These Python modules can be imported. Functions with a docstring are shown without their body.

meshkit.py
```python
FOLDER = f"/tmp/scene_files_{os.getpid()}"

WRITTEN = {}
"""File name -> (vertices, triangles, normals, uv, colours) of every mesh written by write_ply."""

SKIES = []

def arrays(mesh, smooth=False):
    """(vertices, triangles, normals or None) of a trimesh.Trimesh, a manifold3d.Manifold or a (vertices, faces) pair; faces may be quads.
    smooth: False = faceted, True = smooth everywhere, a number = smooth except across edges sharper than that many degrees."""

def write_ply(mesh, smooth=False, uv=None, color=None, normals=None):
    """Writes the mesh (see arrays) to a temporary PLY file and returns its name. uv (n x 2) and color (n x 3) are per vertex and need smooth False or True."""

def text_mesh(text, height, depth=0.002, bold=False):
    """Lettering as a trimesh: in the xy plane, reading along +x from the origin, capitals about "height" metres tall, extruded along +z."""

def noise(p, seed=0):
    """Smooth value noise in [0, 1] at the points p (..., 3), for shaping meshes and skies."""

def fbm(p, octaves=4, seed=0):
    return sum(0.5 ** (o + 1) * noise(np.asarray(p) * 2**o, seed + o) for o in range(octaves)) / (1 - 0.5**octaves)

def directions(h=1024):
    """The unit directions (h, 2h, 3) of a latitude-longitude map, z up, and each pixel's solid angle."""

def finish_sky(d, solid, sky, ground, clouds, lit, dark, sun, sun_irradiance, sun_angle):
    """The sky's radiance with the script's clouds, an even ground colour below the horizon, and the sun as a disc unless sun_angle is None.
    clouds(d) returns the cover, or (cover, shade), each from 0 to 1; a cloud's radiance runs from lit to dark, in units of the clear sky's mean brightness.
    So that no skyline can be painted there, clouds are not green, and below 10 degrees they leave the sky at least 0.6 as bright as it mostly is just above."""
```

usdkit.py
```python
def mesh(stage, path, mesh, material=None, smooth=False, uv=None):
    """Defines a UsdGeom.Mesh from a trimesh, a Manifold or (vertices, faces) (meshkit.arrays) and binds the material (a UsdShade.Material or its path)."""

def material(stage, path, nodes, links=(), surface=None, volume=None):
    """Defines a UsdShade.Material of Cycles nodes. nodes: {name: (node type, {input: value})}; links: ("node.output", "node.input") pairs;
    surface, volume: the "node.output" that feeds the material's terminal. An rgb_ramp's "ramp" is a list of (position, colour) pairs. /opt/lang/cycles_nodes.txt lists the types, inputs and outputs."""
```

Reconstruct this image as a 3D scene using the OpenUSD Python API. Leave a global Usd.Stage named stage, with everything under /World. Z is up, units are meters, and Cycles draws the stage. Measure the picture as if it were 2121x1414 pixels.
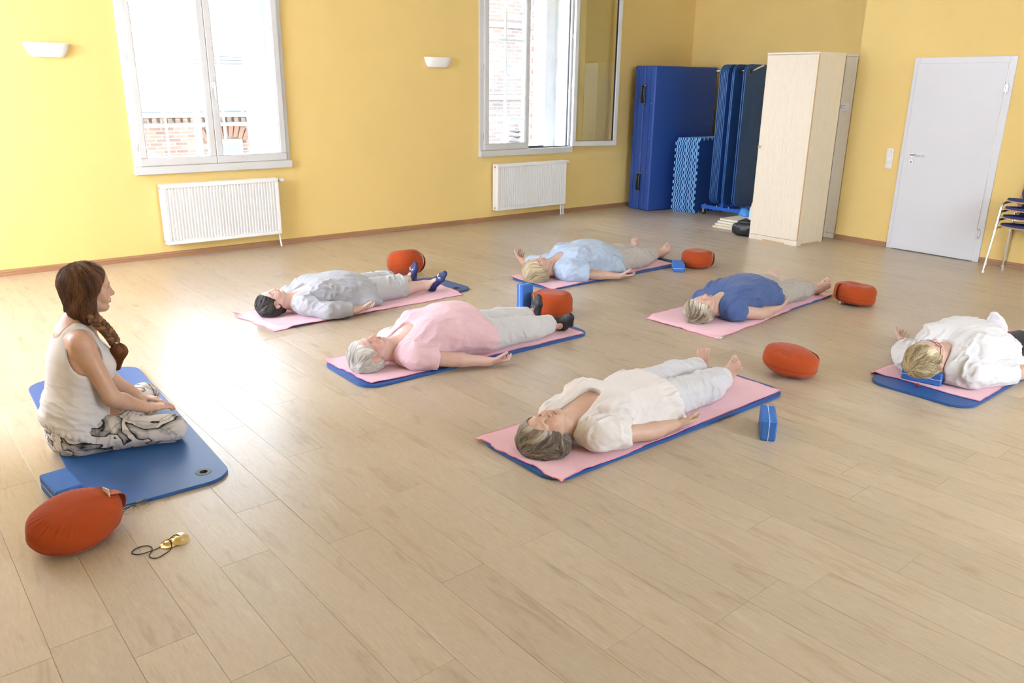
import math, random
import numpy as np
import trimesh, manifold3d as m3
import usdkit, meshkit
from scipy.spatial import ConvexHull, cKDTree
from shapely.geometry import Polygon, Point, box as sbox
from pxr import Usd, UsdGeom, UsdLux, UsdShade, Gf, Sdf, Vt

stage = Usd.Stage.CreateInMemory()
UsdGeom.SetStageUpAxis(stage, 'Z'); UsdGeom.SetStageMetersPerUnit(stage, 1.0)
UsdGeom.Xform.Define(stage, '/World'); UsdGeom.Scope.Define(stage, '/World/Looks')
PI = math.pi

# ---------------------------------------------------------------- camera, sky, large lights, exposure
CAM_H, PITCH, YAW, ROLL, F_PX = 1.7149, 0.3128, 0.6682, 0.0127, 1638.23
EXPOSURE = 0.06
SKY = (4.9, 5.5, 6.5)
def camera():
    fw = np.array([math.sin(YAW)*math.cos(PITCH), math.cos(YAW)*math.cos(PITCH), -math.sin(PITCH)])
    r = np.array([math.cos(YAW), -math.sin(YAW), 0.0]); u = np.cross(r, fw)
    r2, u2 = r*math.cos(ROLL)+u*math.sin(ROLL), -r*math.sin(ROLL)+u*math.cos(ROLL)
    c = UsdGeom.Camera.Define(stage, '/World/camera')
    m = np.eye(4); m[0, :3], m[1, :3], m[2, :3], m[3, :3] = r2, u2, -fw, (0, 0, CAM_H)
    c.AddTransformOp().Set(Gf.Matrix4d(m.tolist()))
    c.CreateHorizontalApertureAttr(36.0); c.CreateVerticalApertureAttr(24.0)
    c.CreateFocalLengthAttr(F_PX/2121*36)
    c.CreateFStopAttr(5.6); c.CreateFocusDistanceAttr(4.9)
    c.CreateExposureAttr(EXPOSURE)
camera()
dome = UsdLux.DomeLight.Define(stage, '/World/sky')
dome.CreateColorAttr(Gf.Vec3f(*SKY)); dome.CreateIntensityAttr(1.0)
WY, DX, NX, JY = 8.4206, 8.9458, 10.08, 5.06      # window wall, door wall, niche wall, the niche's edge
RX, RY, CZ = -3.2, -2.6, 3.55                     # rear wall, back wall, ceiling
DAY = (0.86, 0.985, 1.50)
PX, PY = -0.42, 4.5                               # corner of an unseen projecting wall, placed to shade the near-left floor
SIDE = (4.5, 6.9)                                 # y span of the unseen side window
def daylight(name, centre, direction, w, h, power):
    """A lamp out of view, the size of an unseen opening, facing in."""
    l = UsdLux.RectLight.Define(stage, '/World/'+name)
    l.CreateWidthAttr(w); l.CreateHeightAttr(h); l.CreateIntensityAttr(power); l.CreateColorAttr(Gf.Vec3f(*DAY))
    z = -np.array(direction, float); z /= np.linalg.norm(z)
    x = np.cross([0, 0, 1.0], z); x = x/np.linalg.norm(x); y = np.cross(z, x)
    m = np.eye(4); m[0, :3], m[1, :3], m[2, :3], m[3, :3] = x, y, z, centre
    l.AddTransformOp().Set(Gf.Matrix4d(m.tolist()))
daylight('daylight_side', (RX-0.02, sum(SIDE)/2, 2.0), (1, 0, -0.25), SIDE[1]-SIDE[0], 2.0, 13.0)  # out of view, placed to light the faces turned to the left
daylight('daylight_front', (-1.35, WY+0.02, 1.95), (0, -1, -0.2), 1.45, 2.0, 5.5)  # out of view on the window wall, placed to light floor and people

daylight('daylight_back', (4.6, RY-0.02, 2.0), (0, 1, -0.2), 2.6, 2.0, 0.6)  # out of view behind the viewer, placed to brighten faces turned this way

# ---------------------------------------------------------------- helpers
used = {}
def numbered(path):
    n = used.get(path, 0); used[path] = n+1
    return path if n == 0 else '%s_%03d' % (path, n)
def keys(prim, **kw):
    for k, v in kw.items():
        if v: prim.SetCustomDataByKey({'cat': 'category'}.get(k, k), v)
    return prim
def thing(name, label, cat, loc=(0, 0, 0), rotz=0.0, group=None, kind=None):
    x = UsdGeom.Xform.Define(stage, numbered('/World/'+name))
    x.AddTranslateOp().Set(Gf.Vec3d(*map(float, loc)))
    if rotz: x.AddRotateZOp().Set(math.degrees(rotz))
    return keys(x.GetPrim(), label=label, cat=cat, group=group, kind=kind)
def obj(name, mesh, mat, parent=None, smooth=False, **kw):
    """One Mesh prim under parent (a prim) or under /World."""
    path = numbered((str(parent.GetPath()) if parent else '/World')+'/'+name)
    if isinstance(mesh, (list,)): mesh = join(mesh)
    return keys(usdkit.mesh(stage, path, mesh, mat, smooth).GetPrim(), **kw)
def copy_of(src, loc, rotz=0.0, label=None, group=None):
    """A copy of a thing with its parts, under the next number."""
    base = str(src.GetPath()); d = src.GetCustomData()
    x = UsdGeom.Xform.Define(stage, numbered(base))
    x.GetPrim().GetReferences().AddInternalReference(base)
    x.ClearXformOpOrder()
    x.AddTranslateOp(opSuffix='own').Set(Gf.Vec3d(*map(float, loc))); x.AddRotateZOp(opSuffix='own').Set(math.degrees(rotz))
    x.GetPrim().SetInstanceable(True)
    return keys(x.GetPrim(), label=label or d['label'], cat=d['category'], group=group or d.get('group'))
def tm(v, f): return trimesh.Trimesh(np.asarray(v, float), np.asarray(f, int), process=False)
def join(ms):
    ms = [m if isinstance(m, trimesh.Trimesh) else tm(*meshkit.arrays(m)[:2]) for m in ms]
    return trimesh.util.concatenate(ms)
def hull(p):
    p = np.asarray(p, float); h = ConvexHull(p); f = h.simplices.copy()
    n = np.cross(p[f[:, 1]]-p[f[:, 0]], p[f[:, 2]]-p[f[:, 0]])
    flip = (n*h.equations[:, :3]).sum(1) < 0; f[flip] = f[flip][:, ::-1]
    idx, inv = np.unique(f, return_inverse=True)
    return tm(p[idx], inv.reshape(f.shape))
def bx(x0, x1, y0, y1, z0, z1, c=0.0):
    """A box between two corners, its edges chamfered by c."""
    lo, hi = np.minimum((x0, y0, z0), (x1, y1, z1)), np.maximum((x0, y0, z0), (x1, y1, z1))
    c = min(c, 0.45*(hi-lo).min())
    if c <= 0:
        m = trimesh.creation.box(hi-lo); m.apply_translation((hi+lo)/2); return m
    P = []
    for s in np.ndindex(2, 2, 2):
        q = np.where(np.array(s) > 0, hi, lo); d = np.where(np.array(s) > 0, -c, c)
        for k in range(3):
            e = d.copy(); e[k] = 0; P.append(q+e)
    return hull(P)
def rot(axis, a, o=(0, 0, 0)): return trimesh.transformations.rotation_matrix(a, axis, o)
def moved(m, M=None, t=None):
    m = m.copy()
    if M is not None: m.apply_transform(M)
    if t is not None: m.apply_translation(t)
    return m
def cyl(a, b, r, n=16, r2=None):
    """A (tapered) rod from a to b."""
    a, b = np.asarray(a, float), np.asarray(b, float); d = b-a; d = d/np.linalg.norm(d)
    s = np.cross(d, [0, 0, 1.0] if abs(d[2]) < .9 else [1.0, 0, 0]); s /= np.linalg.norm(s); t = np.cross(d, s)
    an = np.arange(n)*2*PI/n; c = np.cos(an)[:, None]*s+np.sin(an)[:, None]*t
    v = np.vstack([a+c*r, b+c*(r if r2 is None else r2), [a], [b]])
    i = np.arange(n); j = (i+1) % n
    return tm(v, np.vstack([np.c_[i, j, j+n], np.c_[i, j+n, i+n], np.c_[j, i, np.full(n, 2*n)], np.c_[i+n, j+n, np.full(n, 2*n+1)]]))
def tube(p, r, n=10, closed=False):
    p = np.asarray(p, float); N = len(p)
    t = (np.roll(p, -1, 0)-np.roll(p, 1, 0)) if closed else np.gradient(p, axis=0)
    t /= np.linalg.norm(t, axis=1, keepdims=True)+1e-12
    a = np.cross(t[0], [0, 0, 1.0] if abs(t[0][2]) < .9 else [1.0, 0, 0]); A = []
    for k in range(N):
        a = a-t[k]*(a@t[k]); a /= np.linalg.norm(a); A.append(a)
    A = np.array(A); B = np.cross(t, A); an = np.arange(n)*2*PI/n
    R = np.broadcast_to(r, (N,))[:, None, None]
    v = (p[:, None]+R*(np.cos(an)[None, :, None]*A[:, None]+np.sin(an)[None, :, None]*B[:, None])).reshape(-1, 3)
    f = []
    for k in range(N if closed else N-1):
        k2 = (k+1) % N; i = np.arange(n); j = (i+1) % n
        f += [np.c_[k*n+i, k*n+j, k2*n+j], np.c_[k*n+i, k2*n+j, k2*n+i]]
    if not closed:
        v = np.vstack([v, p[:1], p[-1:]]); i = np.arange(n); j = (i+1) % n
        f += [np.c_[j, i, np.full(n, N*n)], np.c_[(N-1)*n+i, (N-1)*n+j, np.full(n, N*n+1)]]
    return tm(v, np.vstack(f))
def lathe(prof, n=48, closed=False):
    """A profile of (radius, z) turned about z."""
    prof = np.asarray(prof, float); N = len(prof); an = np.arange(n)*2*PI/n
    v = np.stack([prof[:, None, 0]*np.cos(an), prof[:, None, 0]*np.sin(an), np.broadcast_to(prof[:, None, 1], (N, n))], -1).reshape(-1, 3)
    f = []
    for k in range(N if closed else N-1):
        k2 = (k+1) % N; i = np.arange(n); j = (i+1) % n
        f += [np.c_[k*n+i, k*n+j, k2*n+j], np.c_[k*n+i, k2*n+j, k2*n+i]]
    m = tm(v, np.vstack(f)); m.merge_vertices(); m.update_faces(m.nondegenerate_faces()); return m
def prism(poly, z0, z1, bev=0.0):
    """A shapely polygon extruded from z0 to z1, the top and bottom rims chamfered."""
    def ex(p, a, b):
        m = trimesh.creation.extrude_polygon(p, b-a, engine='earcut'); m.apply_translation((0, 0, a)); return m
    if bev <= 0: return ex(poly, z0, z1)
    def rings(p): return m3.CrossSection([np.asarray(r.coords)[:-1] for r in [p.exterior, *p.interiors]], m3.FillRule.EvenOdd)
    out = None
    full, small = rings(poly), rings(poly.buffer(-bev))
    core = m3.Manifold.extrude(full, z1-z0-2*bev).translate((0, 0, z0+bev))
    cap = m3.Manifold.extrude(small, z1-z0).translate((0, 0, z0))
    mid = m3.Manifold.extrude(rings(poly.buffer(-bev*.35)), z1-z0-.7*bev).translate((0, 0, z0+.35*bev))
    return tm(*meshkit.arrays(core+cap+mid)[:2])
def mf(m): return m3.Manifold(m3.Mesh(np.asarray(m.vertices, np.float32), np.asarray(m.faces, np.uint32)))
def mbox(x0, x1, y0, y1, z0, z1): return m3.Manifold.cube((x1-x0, y1-y0, z1-z0)).translate((x0, y0, z0))

# ---------------------------------------------------------------- materials
def look(name, color, rough=0.5, bump=None, vary=None, spec=0.5, metal=0.0, sheen=0.0, coat=0.0, sss=0.0, attr=None, rnd=0.0):
    """A principled material. bump=(scale, strength, distance); vary=(scale, amount) mottles the colour; attr reads a mesh's colours; rnd shifts the value from object to object."""
    nodes = {'p': ('principled_bsdf', {'base_color': color, 'roughness': rough, 'specular_ior_level': spec, 'metallic': metal, 'sheen_weight': sheen, 'coat_weight': coat,
                                       'sheen_roughness': 0.5, 'subsurface_weight': sss, 'subsurface_scale': 0.012, 'subsurface_radius': (1, .35, .2)}),
             'tc': ('texture_coordinate', {})}
    links, src = [], None
    if attr:
        nodes['at'] = ('attribute', {'attribute': attr}); src = 'at.color'
    if vary:
        nodes['vn'] = ('noise_texture', {'scale': vary[0], 'detail': 2.0, 'roughness': 0.6})
        nodes['vr'] = ('map_range', {'from_min': 0.25, 'from_max': 0.75, 'to_min': 1-vary[1], 'to_max': 1+vary[1]})
        nodes['vh'] = ('hsv', {'color': color})
        links += [('tc.object', 'vn.vector'), ('vn.fac', 'vr.value'), ('vr.result', 'vh.value')]
        if src: links.append((src, 'vh.color'))
        src = 'vh.color'
    if rnd:
        nodes['oi'] = ('object_info', {}); nodes['rr'] = ('map_range', {'from_min': 0, 'from_max': 1, 'to_min': 1-rnd, 'to_max': 1+rnd})
        nodes['rh'] = ('hsv', {'color': color}); links += [('oi.random', 'rr.value'), ('rr.result', 'rh.value')]
        if src: links.append((src, 'rh.color'))
        src = 'rh.color'
    if src: links.append((src, 'p.base_color'))
    if bump:
        nodes['bn'] = ('noise_texture', {'scale': bump[0], 'detail': 2.0, 'roughness': 0.55})
        nodes['bp'] = ('bump', {'strength': bump[1], 'distance': bump[2]})
        links += [('tc.object', 'bn.vector'), ('bn.fac', 'bp.height'), ('bp.normal', 'p.normal')]
    return usdkit.material(stage, '/World/Looks/'+name, nodes, links, surface='p.BSDF')
M = {}
M['wall'] = look('wall_yellow', (0.83, 0.615, 0.23), 0.75, bump=(230, 0.5, 0.003), vary=(1.3, 0.02), spec=0.25)
M['ceiling'] = look('ceiling_white', (0.82, 0.81, 0.78), 0.85)
M['white'] = look('white_paint', (0.80, 0.80, 0.78), 0.35)
M['frame'] = look('window_white', (0.62, 0.62, 0.60), 0.4, vary=(3, 0.03))
M['reveal'] = look('reveal_white', (0.8, 0.82, 0.83), 0.8, vary=(5, 0.05))
M['steel_white'] = look('steel_bar_white', (0.86, 0.89, 0.90), 0.6, vary=(25, 0.12))
M['gasket'] = look('dark_gasket', (0.02, 0.02, 0.022), 0.6)
M['chrome'] = look('chrome', (0.75, 0.75, 0.77), 0.14, metal=1.0)
M['steel'] = look('brushed_steel', (0.55, 0.55, 0.55), 0.35, metal=1.0)
M['radiator'] = look('radiator_white', (0.86, 0.86, 0.83), 0.3)
M['plaster'] = look('lamp_plaster', (0.88, 0.87, 0.85), 0.7)
M['door'] = look('door_white', (0.70, 0.715, 0.73), 0.4)
M['plastic'] = look('cream_plastic', (0.80, 0.78, 0.70), 0.35)
M['paper'] = look('paper', (0.80, 0.79, 0.80), 0.8)
M['ink'] = look('grey_ink', (0.25, 0.25, 0.28), 0.8)
M['black'] = look('black_matt', (0.012, 0.012, 0.014), 0.5)
M['subfloor'] = look('floor_joint', (0.40, 0.29, 0.18), 0.7)
M['concrete'] = look('outdoor_concrete', (0.6, 0.6, 0.58), 0.9, vary=(2, 0.1))
M['slate'] = look('pale_metal_roof', (0.20, 0.22, 0.24), 0.7, vary=(1.5, 0.05))
M['zinc'] = look('zinc_gutter', (0.085, 0.10, 0.115), 0.6)
def wood_grain(name, base, dark, light, scale, rough, stretch=(1, 1, 1), spec=0.5, coat=0.0, knots=True, rnd=0.06):
    """Wood: long grain, cloudy streaks, knots; each object shifts the pattern by its own random number."""
    n = {'tc': ('texture_coordinate', {}), 'oi': ('object_info', {}),
         'off': ('vector_math', {'math_type': 'scale', 'vector1': (37.0, 53.0, 11.0)}),
         'add': ('vector_math', {'math_type': 'add'}),
         'm1': ('mapping', {'scale': tuple(s*scale for s in stretch)}),
         'fine': ('noise_texture', {'scale': 26.0, 'detail': 2.0, 'roughness': 0.65}),
         'broad': ('noise_texture', {'scale': 4.0, 'detail': 2.0, 'roughness': 0.55, 'distortion': 0.8}),
         'r1': ('rgb_ramp', {'ramp': [(0.27, dark), (0.45, base), (0.62, base), (0.80, light)]}),
         'r2': ('map_range', {'from_min': 0.3, 'from_max': 0.7, 'to_min': 0.93, 'to_max': 1.06}),
         'h': ('hsv', {}), 'rr': ('map_range', {'from_min': 0, 'from_max': 1, 'to_min': 1-rnd, 'to_max': 1+rnd}), 'h2': ('hsv', {}),
         'p': ('principled_bsdf', {'roughness': rough, 'specular_ior_level': spec, 'coat_weight': coat, 'coat_roughness': 0.12})}
    l = [('oi.random', 'off.scale'), ('tc.object', 'add.vector1'), ('off.vector', 'add.vector2'), ('add.vector', 'm1.vector'), ('m1.vector', 'fine.vector'), ('m1.vector', 'broad.vector'),
         ('broad.fac', 'r1.fac'), ('fine.fac', 'r2.value'), ('r1.color', 'h.color'), ('r2.result', 'h.value'), ('h.color', 'h2.color'), ('oi.random', 'rr.value'), ('rr.result', 'h2.value'),
         ]
    last = 'h2.color'
    if knots:
        n['m2'] = ('mapping', {'scale': (5.0, 1.1, 4)})
        n['vo'] = ('voronoi_texture', {'scale': 1.0, 'randomness': 1.0})
        n['kn'] = ('noise_texture', {'scale': 9.0, 'detail': 1.0})
        n['ka'] = ('math', {'math_type': 'multiply_add', 'value2': 0.16})
        n['kr'] = ('map_range', {'from_min': 0.08, 'from_max': 0.20, 'to_min': 0.60, 'to_max': 0.0, 'clamp': True})
        n['mk'] = ('mix_color', {'b': tuple(c*0.55 for c in dark)})
        l += [('add.vector', 'm2.vector'), ('m2.vector', 'vo.vector'), ('m1.vector', 'kn.vector'), ('kn.fac', 'ka.value1'), ('vo.distance', 'ka.value3'), ('ka.value', 'kr.value'), ('kr.result', 'mk.fac'), (last, 'mk.a')]
        last = 'mk.result'
    l.append((last, 'p.base_color'))
    return usdkit.material(stage, '/World/Looks/'+name, n, l, surface='p.BSDF')
M['plank'] = wood_grain('oak_laminate', (0.505, 0.415, 0.295), (0.43, 0.335, 0.225), (0.565, 0.48, 0.36), 1.0, 0.33, stretch=(5.0, 0.75, 2), rnd=0.05, spec=0.65)
M['skirting'] = wood_grain('skirting_oak', (0.40, 0.21, 0.10), (0.30, 0.15, 0.07), (0.48, 0.28, 0.15), 1.0, 0.45, stretch=(0.5, 0.5, 14), knots=False)
M['maple'] = wood_grain('maple_front', (0.80, 0.72, 0.57), (0.76, 0.67, 0.51), (0.84, 0.77, 0.63), 1.0, 0.4, stretch=(9, 9, 0.6), knots=False, rnd=0.02)
M['maple_edge'] = look('maple_edge', (0.62, 0.42, 0.22), 0.5)
def brick_look(name, c1, c2, mortar, bw=0.25, rh=0.075, off=(0, 0, 0)):
    n = {'g': ('geometry', {}), 's': ('separate_xyz', {}), 'c': ('combine_xyz', {}),
         'b': ('brick_texture', {'color1': c1, 'color2': c2, 'mortar': mortar, 'scale': 1.0, 'mortar_size': 0.009, 'brick_width': bw, 'row_height': rh, 'bias': 0.0}),
         'n': ('noise_texture', {'scale': 2.2, 'detail': 5.0}), 'r': ('map_range', {'from_min': .3, 'from_max': .7, 'to_min': .8, 'to_max': 1.2}), 'h': ('hsv', {}),
         'p': ('principled_bsdf', {'roughness': 0.9})}
    l = [('g.position', 's.vector'), ('s.x', 'c.x'), ('s.z', 'c.y'), ('c.vector', 'b.vector'), ('g.position', 'n.vector'), ('n.fac', 'r.value'), ('r.result', 'h.value'), ('b.color', 'h.color'), ('h.color', 'p.base_color')]
    return usdkit.material(stage, '/World/Looks/'+name, n, l, surface='p.BSDF')
M['brick_far'] = brick_look('brick_red_far', (0.085, 0.048, 0.037), (0.125, 0.085, 0.067), (0.14, 0.133, 0.122))
M['brick_near'] = brick_look('brick_pale_far', (0.070, 0.048, 0.042), (0.088, 0.070, 0.062), (0.103, 0.098, 0.095))
M['brick'] = look('brick_orange', (0.115, 0.06, 0.042), 0.9, vary=(20, 0.15), rnd=0.2)
def pane_look(name, tint, refl):
    return usdkit.material(stage, '/World/Looks/'+name, {'t': ('transparent_bsdf', {'color': tint}), 'g': ('glossy_bsdf', {'color': (1, 1, 1), 'roughness': 0.0}), 'f': ('fresnel', {'IOR': 1.5}),
        'k': ('math', {'math_type': 'multiply', 'value2': refl}), 'm': ('mix_closure', {})},
        [('f.fac', 'k.value1'), ('k.value', 'm.fac'), ('t.BSDF', 'm.closure1'), ('g.BSDF', 'm.closure2')], surface='m.closure')
M['pane'] = pane_look('window_glass', (0.95, 0.97, 0.96), 1.6)
M['leaf'] = usdkit.material(stage, '/World/Looks/leaf_green', {'d': ('diffuse_bsdf', {'color': (0.16, 0.42, 0.06)}), 't': ('translucent_bsdf', {'color': (0.3, 0.6, 0.08)}), 'm': ('mix_closure', {'fac': 0.4})},
        [('d.BSDF', 'm.closure1'), ('t.BSDF', 'm.closure2')], surface='m.closure')
# ---------------------------------------------------------------- the room
S = dict(kind='structure')
TH = 0.55
W1, W2 = (2.0, 3.48), (6.12, 7.58)               # inner window openings
ZS, ZT = 0.90, 3.0
openings = [W1, W2, (-2.08, -0.62)]  # the third opening is out of view, for the front light
wall = mbox(RX, NX+.3, WY, WY+TH, -0.05, CZ)
for a, b in openings:
    wall -= mbox(a, b, WY-.1, WY+.30, ZS, ZT)
    wall -= mbox(a+.10, b-.18, WY+.2, WY+TH+.1, ZS+.02, ZT)
obj('wall_left', wall, M['wall'], label='long yellow textured wall with tall windows and radiators', cat='wall', **S)
w = mbox(DX, DX+.25, RY, JY, -0.05, CZ)-mbox(DX-.1, DX+.3, 3.47, 4.36, -0.1, 2.005)
obj('wall_right', w, M['wall'], label='yellow wall that holds the white door', cat='wall', **S)
obj('wall_niche', [bx(NX, NX+.25, JY-.1, WY+.1, -.05, CZ), bx(DX+.24, NX+.1, JY-.25, JY, -.05, CZ)], M['wall'], label='recessed yellow wall of the niche behind cabinets and blue mats', cat='wall', **S)
obj('wall_back', mbox(RX-.3, DX+.25, RY-.25, RY, -.05, CZ)-mbox(3.3, 5.9, RY-.3, RY+.1, 1.0, 3.0), M['wall'], label='yellow wall behind the viewer', cat='wall', **S)  # its opening is unseen, cut for the back light
w = mbox(RX-.3, RX, PY-.25, WY+TH, -.05, CZ)-mbox(RX-.4, RX+.1, SIDE[0], SIDE[1], 1.0, 3.0)
obj('wall_rear', w, M['wall'], label='yellow side wall with an unseen wide window opposite the door', cat='wall', **S)
obj('wall_front', [bx(PX-.25, PX, RY-.25, PY, -.05, CZ), bx(RX-.3, PX-.25, PY-.25, PY, -.05, CZ)], M['wall'], label='unseen yellow projecting wall left of the viewer, shading the near floor', cat='wall', **S)  # out of view, keeps side light off the near-left floor
obj('ceiling', bx(RX-.3, NX+.3, RY-.25, WY+TH, CZ, CZ+.2), M['ceiling'], label='plain white ceiling of the exercise room', cat='ceiling', **S)
def baseboard(name, p, q, nrm, label):
    p, q, nrm = np.array(p, float), np.array(q, float), np.array(nrm, float)
    prof = [(0, 0), (.016, 0), (.016, .030), (.013, .034), (.016, .038), (.012, .052), (.004, .058), (0, .058)]
    v = []
    for e in (p, q):
        v += [(e[0]+nrm[0]*a, e[1]+nrm[1]*a, b) for a, b in prof]
    obj(name, hull_strip(v, len(prof)), M['skirting'], label=label, cat='baseboard', **S)
def hull_strip(v, n):
    i = np.arange(n); j = (i+1) % n
    f = np.vstack([np.c_[i, j, j+n], np.c_[i, j+n, i+n]])
    caps = [(0, k+1, k) for k in range(1, n-1)]+[(n, n+k, n+k+1) for k in range(1, n-1)]
    m = tm(v, np.vstack([f, caps])); trimesh.repair.fix_normals(m); return m
baseboard('baseboard_left', (RX, WY), (NX, WY), (0, -1), 'brown wood baseboard along the window wall')
baseboard('baseboard_right', (DX, 4.42), (DX, JY), (-1, 0), 'short brown wood baseboard between the door and the pale cabinets')
baseboard('baseboard_front', (DX, RY), (DX, 3.40), (-1, 0), 'brown wood baseboard behind the stacked chairs')
baseboard('baseboard_niche', (NX, JY), (NX, WY), (-1, 0), 'brown wood baseboard in the niche behind the mats')

# floor: laminate planks, each its own part, laid 1.9 degrees off the wall
FA = math.radians(1.9); PW, PL, U0 = 0.1943, 1.292, 0.2305
known = {0: 2.522, 1: 2.312, 2: 2.022, 3: 2.625, 4: 2.971, 5: 2.522, 6: 2.031, 7: 2.70, 8: 2.039, 9: 2.559, 11: 1.175, 12: 1.543, 13: 1.015, 14: 1.788, 15: 1.41}
floor = thing('floor', 'light oak laminate floor of long staggered planks', 'floor', rotz=FA, kind='structure')
obj('subfloor', bx(RX-1, NX+1, RY-1.2, WY+.8, -.06, -.011), M['subfloor'], floor)
def in_view(p):
    fw = np.array([math.sin(YAW)*math.cos(PITCH), math.cos(YAW)*math.cos(PITCH), -math.sin(PITCH)]); r = np.array([math.cos(YAW), -math.sin(YAW), 0]); u = np.cross(r, fw)
    d = np.asarray(p, float)-np.array([0, 0, CAM_H]); z = d@fw
    with np.errstate(all='ignore'):
        return (z > .2) & (np.abs(d@r/z) < .68) & (np.abs(d@u/z) < .47)
rest, nseen = [], 0
R2 = np.array([[math.cos(FA), -math.sin(FA)], [math.sin(FA), math.cos(FA)]])
outline = Polygon([(RX-.01, RY-.01), (DX+.02, RY-.01), (DX+.02, JY), (NX+.01, JY), (NX+.01, WY+.01), (RX-.01, WY+.01)])
outline_f = Polygon(np.array(outline.exterior.coords)@R2)
prng = random.Random(5)
for k in range(-20, 58):
    u0 = U0+k*PW
    v0 = known.get(k, prng.uniform(0, PL)) % PL
    for j in range(-5, 9):
        v = v0+(j-1)*PL
        rect = sbox(u0+.0003, v+.0003, u0+PW-.0003, v+PL-.0003)
        if not rect.intersects(outline_f): continue
        if not outline_f.contains(rect): rect = rect.intersection(outline_f)
        if rect.geom_type != 'Polygon' or rect.area < 1e-4: continue
        x0, y0, x1, y1 = rect.bounds
        if len(rect.exterior.coords) == 5 and abs(rect.area-(x1-x0)*(y1-y0)) < 1e-7:
            c = 0.0011
            vv = [(x0, y0, -.01), (x1, y0, -.01), (x1, y1, -.01), (x0, y1, -.01), (x0, y0, -c*.8), (x1, y0, -c*.8), (x1, y1, -c*.8), (x0, y1, -c*.8), (x0+c, y0+c, 0), (x1-c, y0+c, 0), (x1-c, y1-c, 0), (x0+c, y1-c, 0)]
            ff = []
            for a in (0, 4):
                for i in range(4):
                    i2 = (i+1) % 4; ff += [(a+i, a+i2, a+4+i2), (a+i, a+4+i2, a+4+i)]
            ff += [(8, 9, 10), (8, 10, 11)]
            m = tm(vv, ff)
        else: m = prism(rect, -.01, 0)
        g = np.array([[x, y] for x in np.linspace(x0, x1, 4) for y in np.linspace(y0, y1, 14)])@R2.T
        if in_view(np.c_[g, np.zeros(len(g))]).any() and nseen < 299:
            obj('plank', m, M['plank'], floor); nseen += 1
        else: rest.append(m)
obj('plank', rest, M['plank'], floor, kind='stuff')

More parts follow.
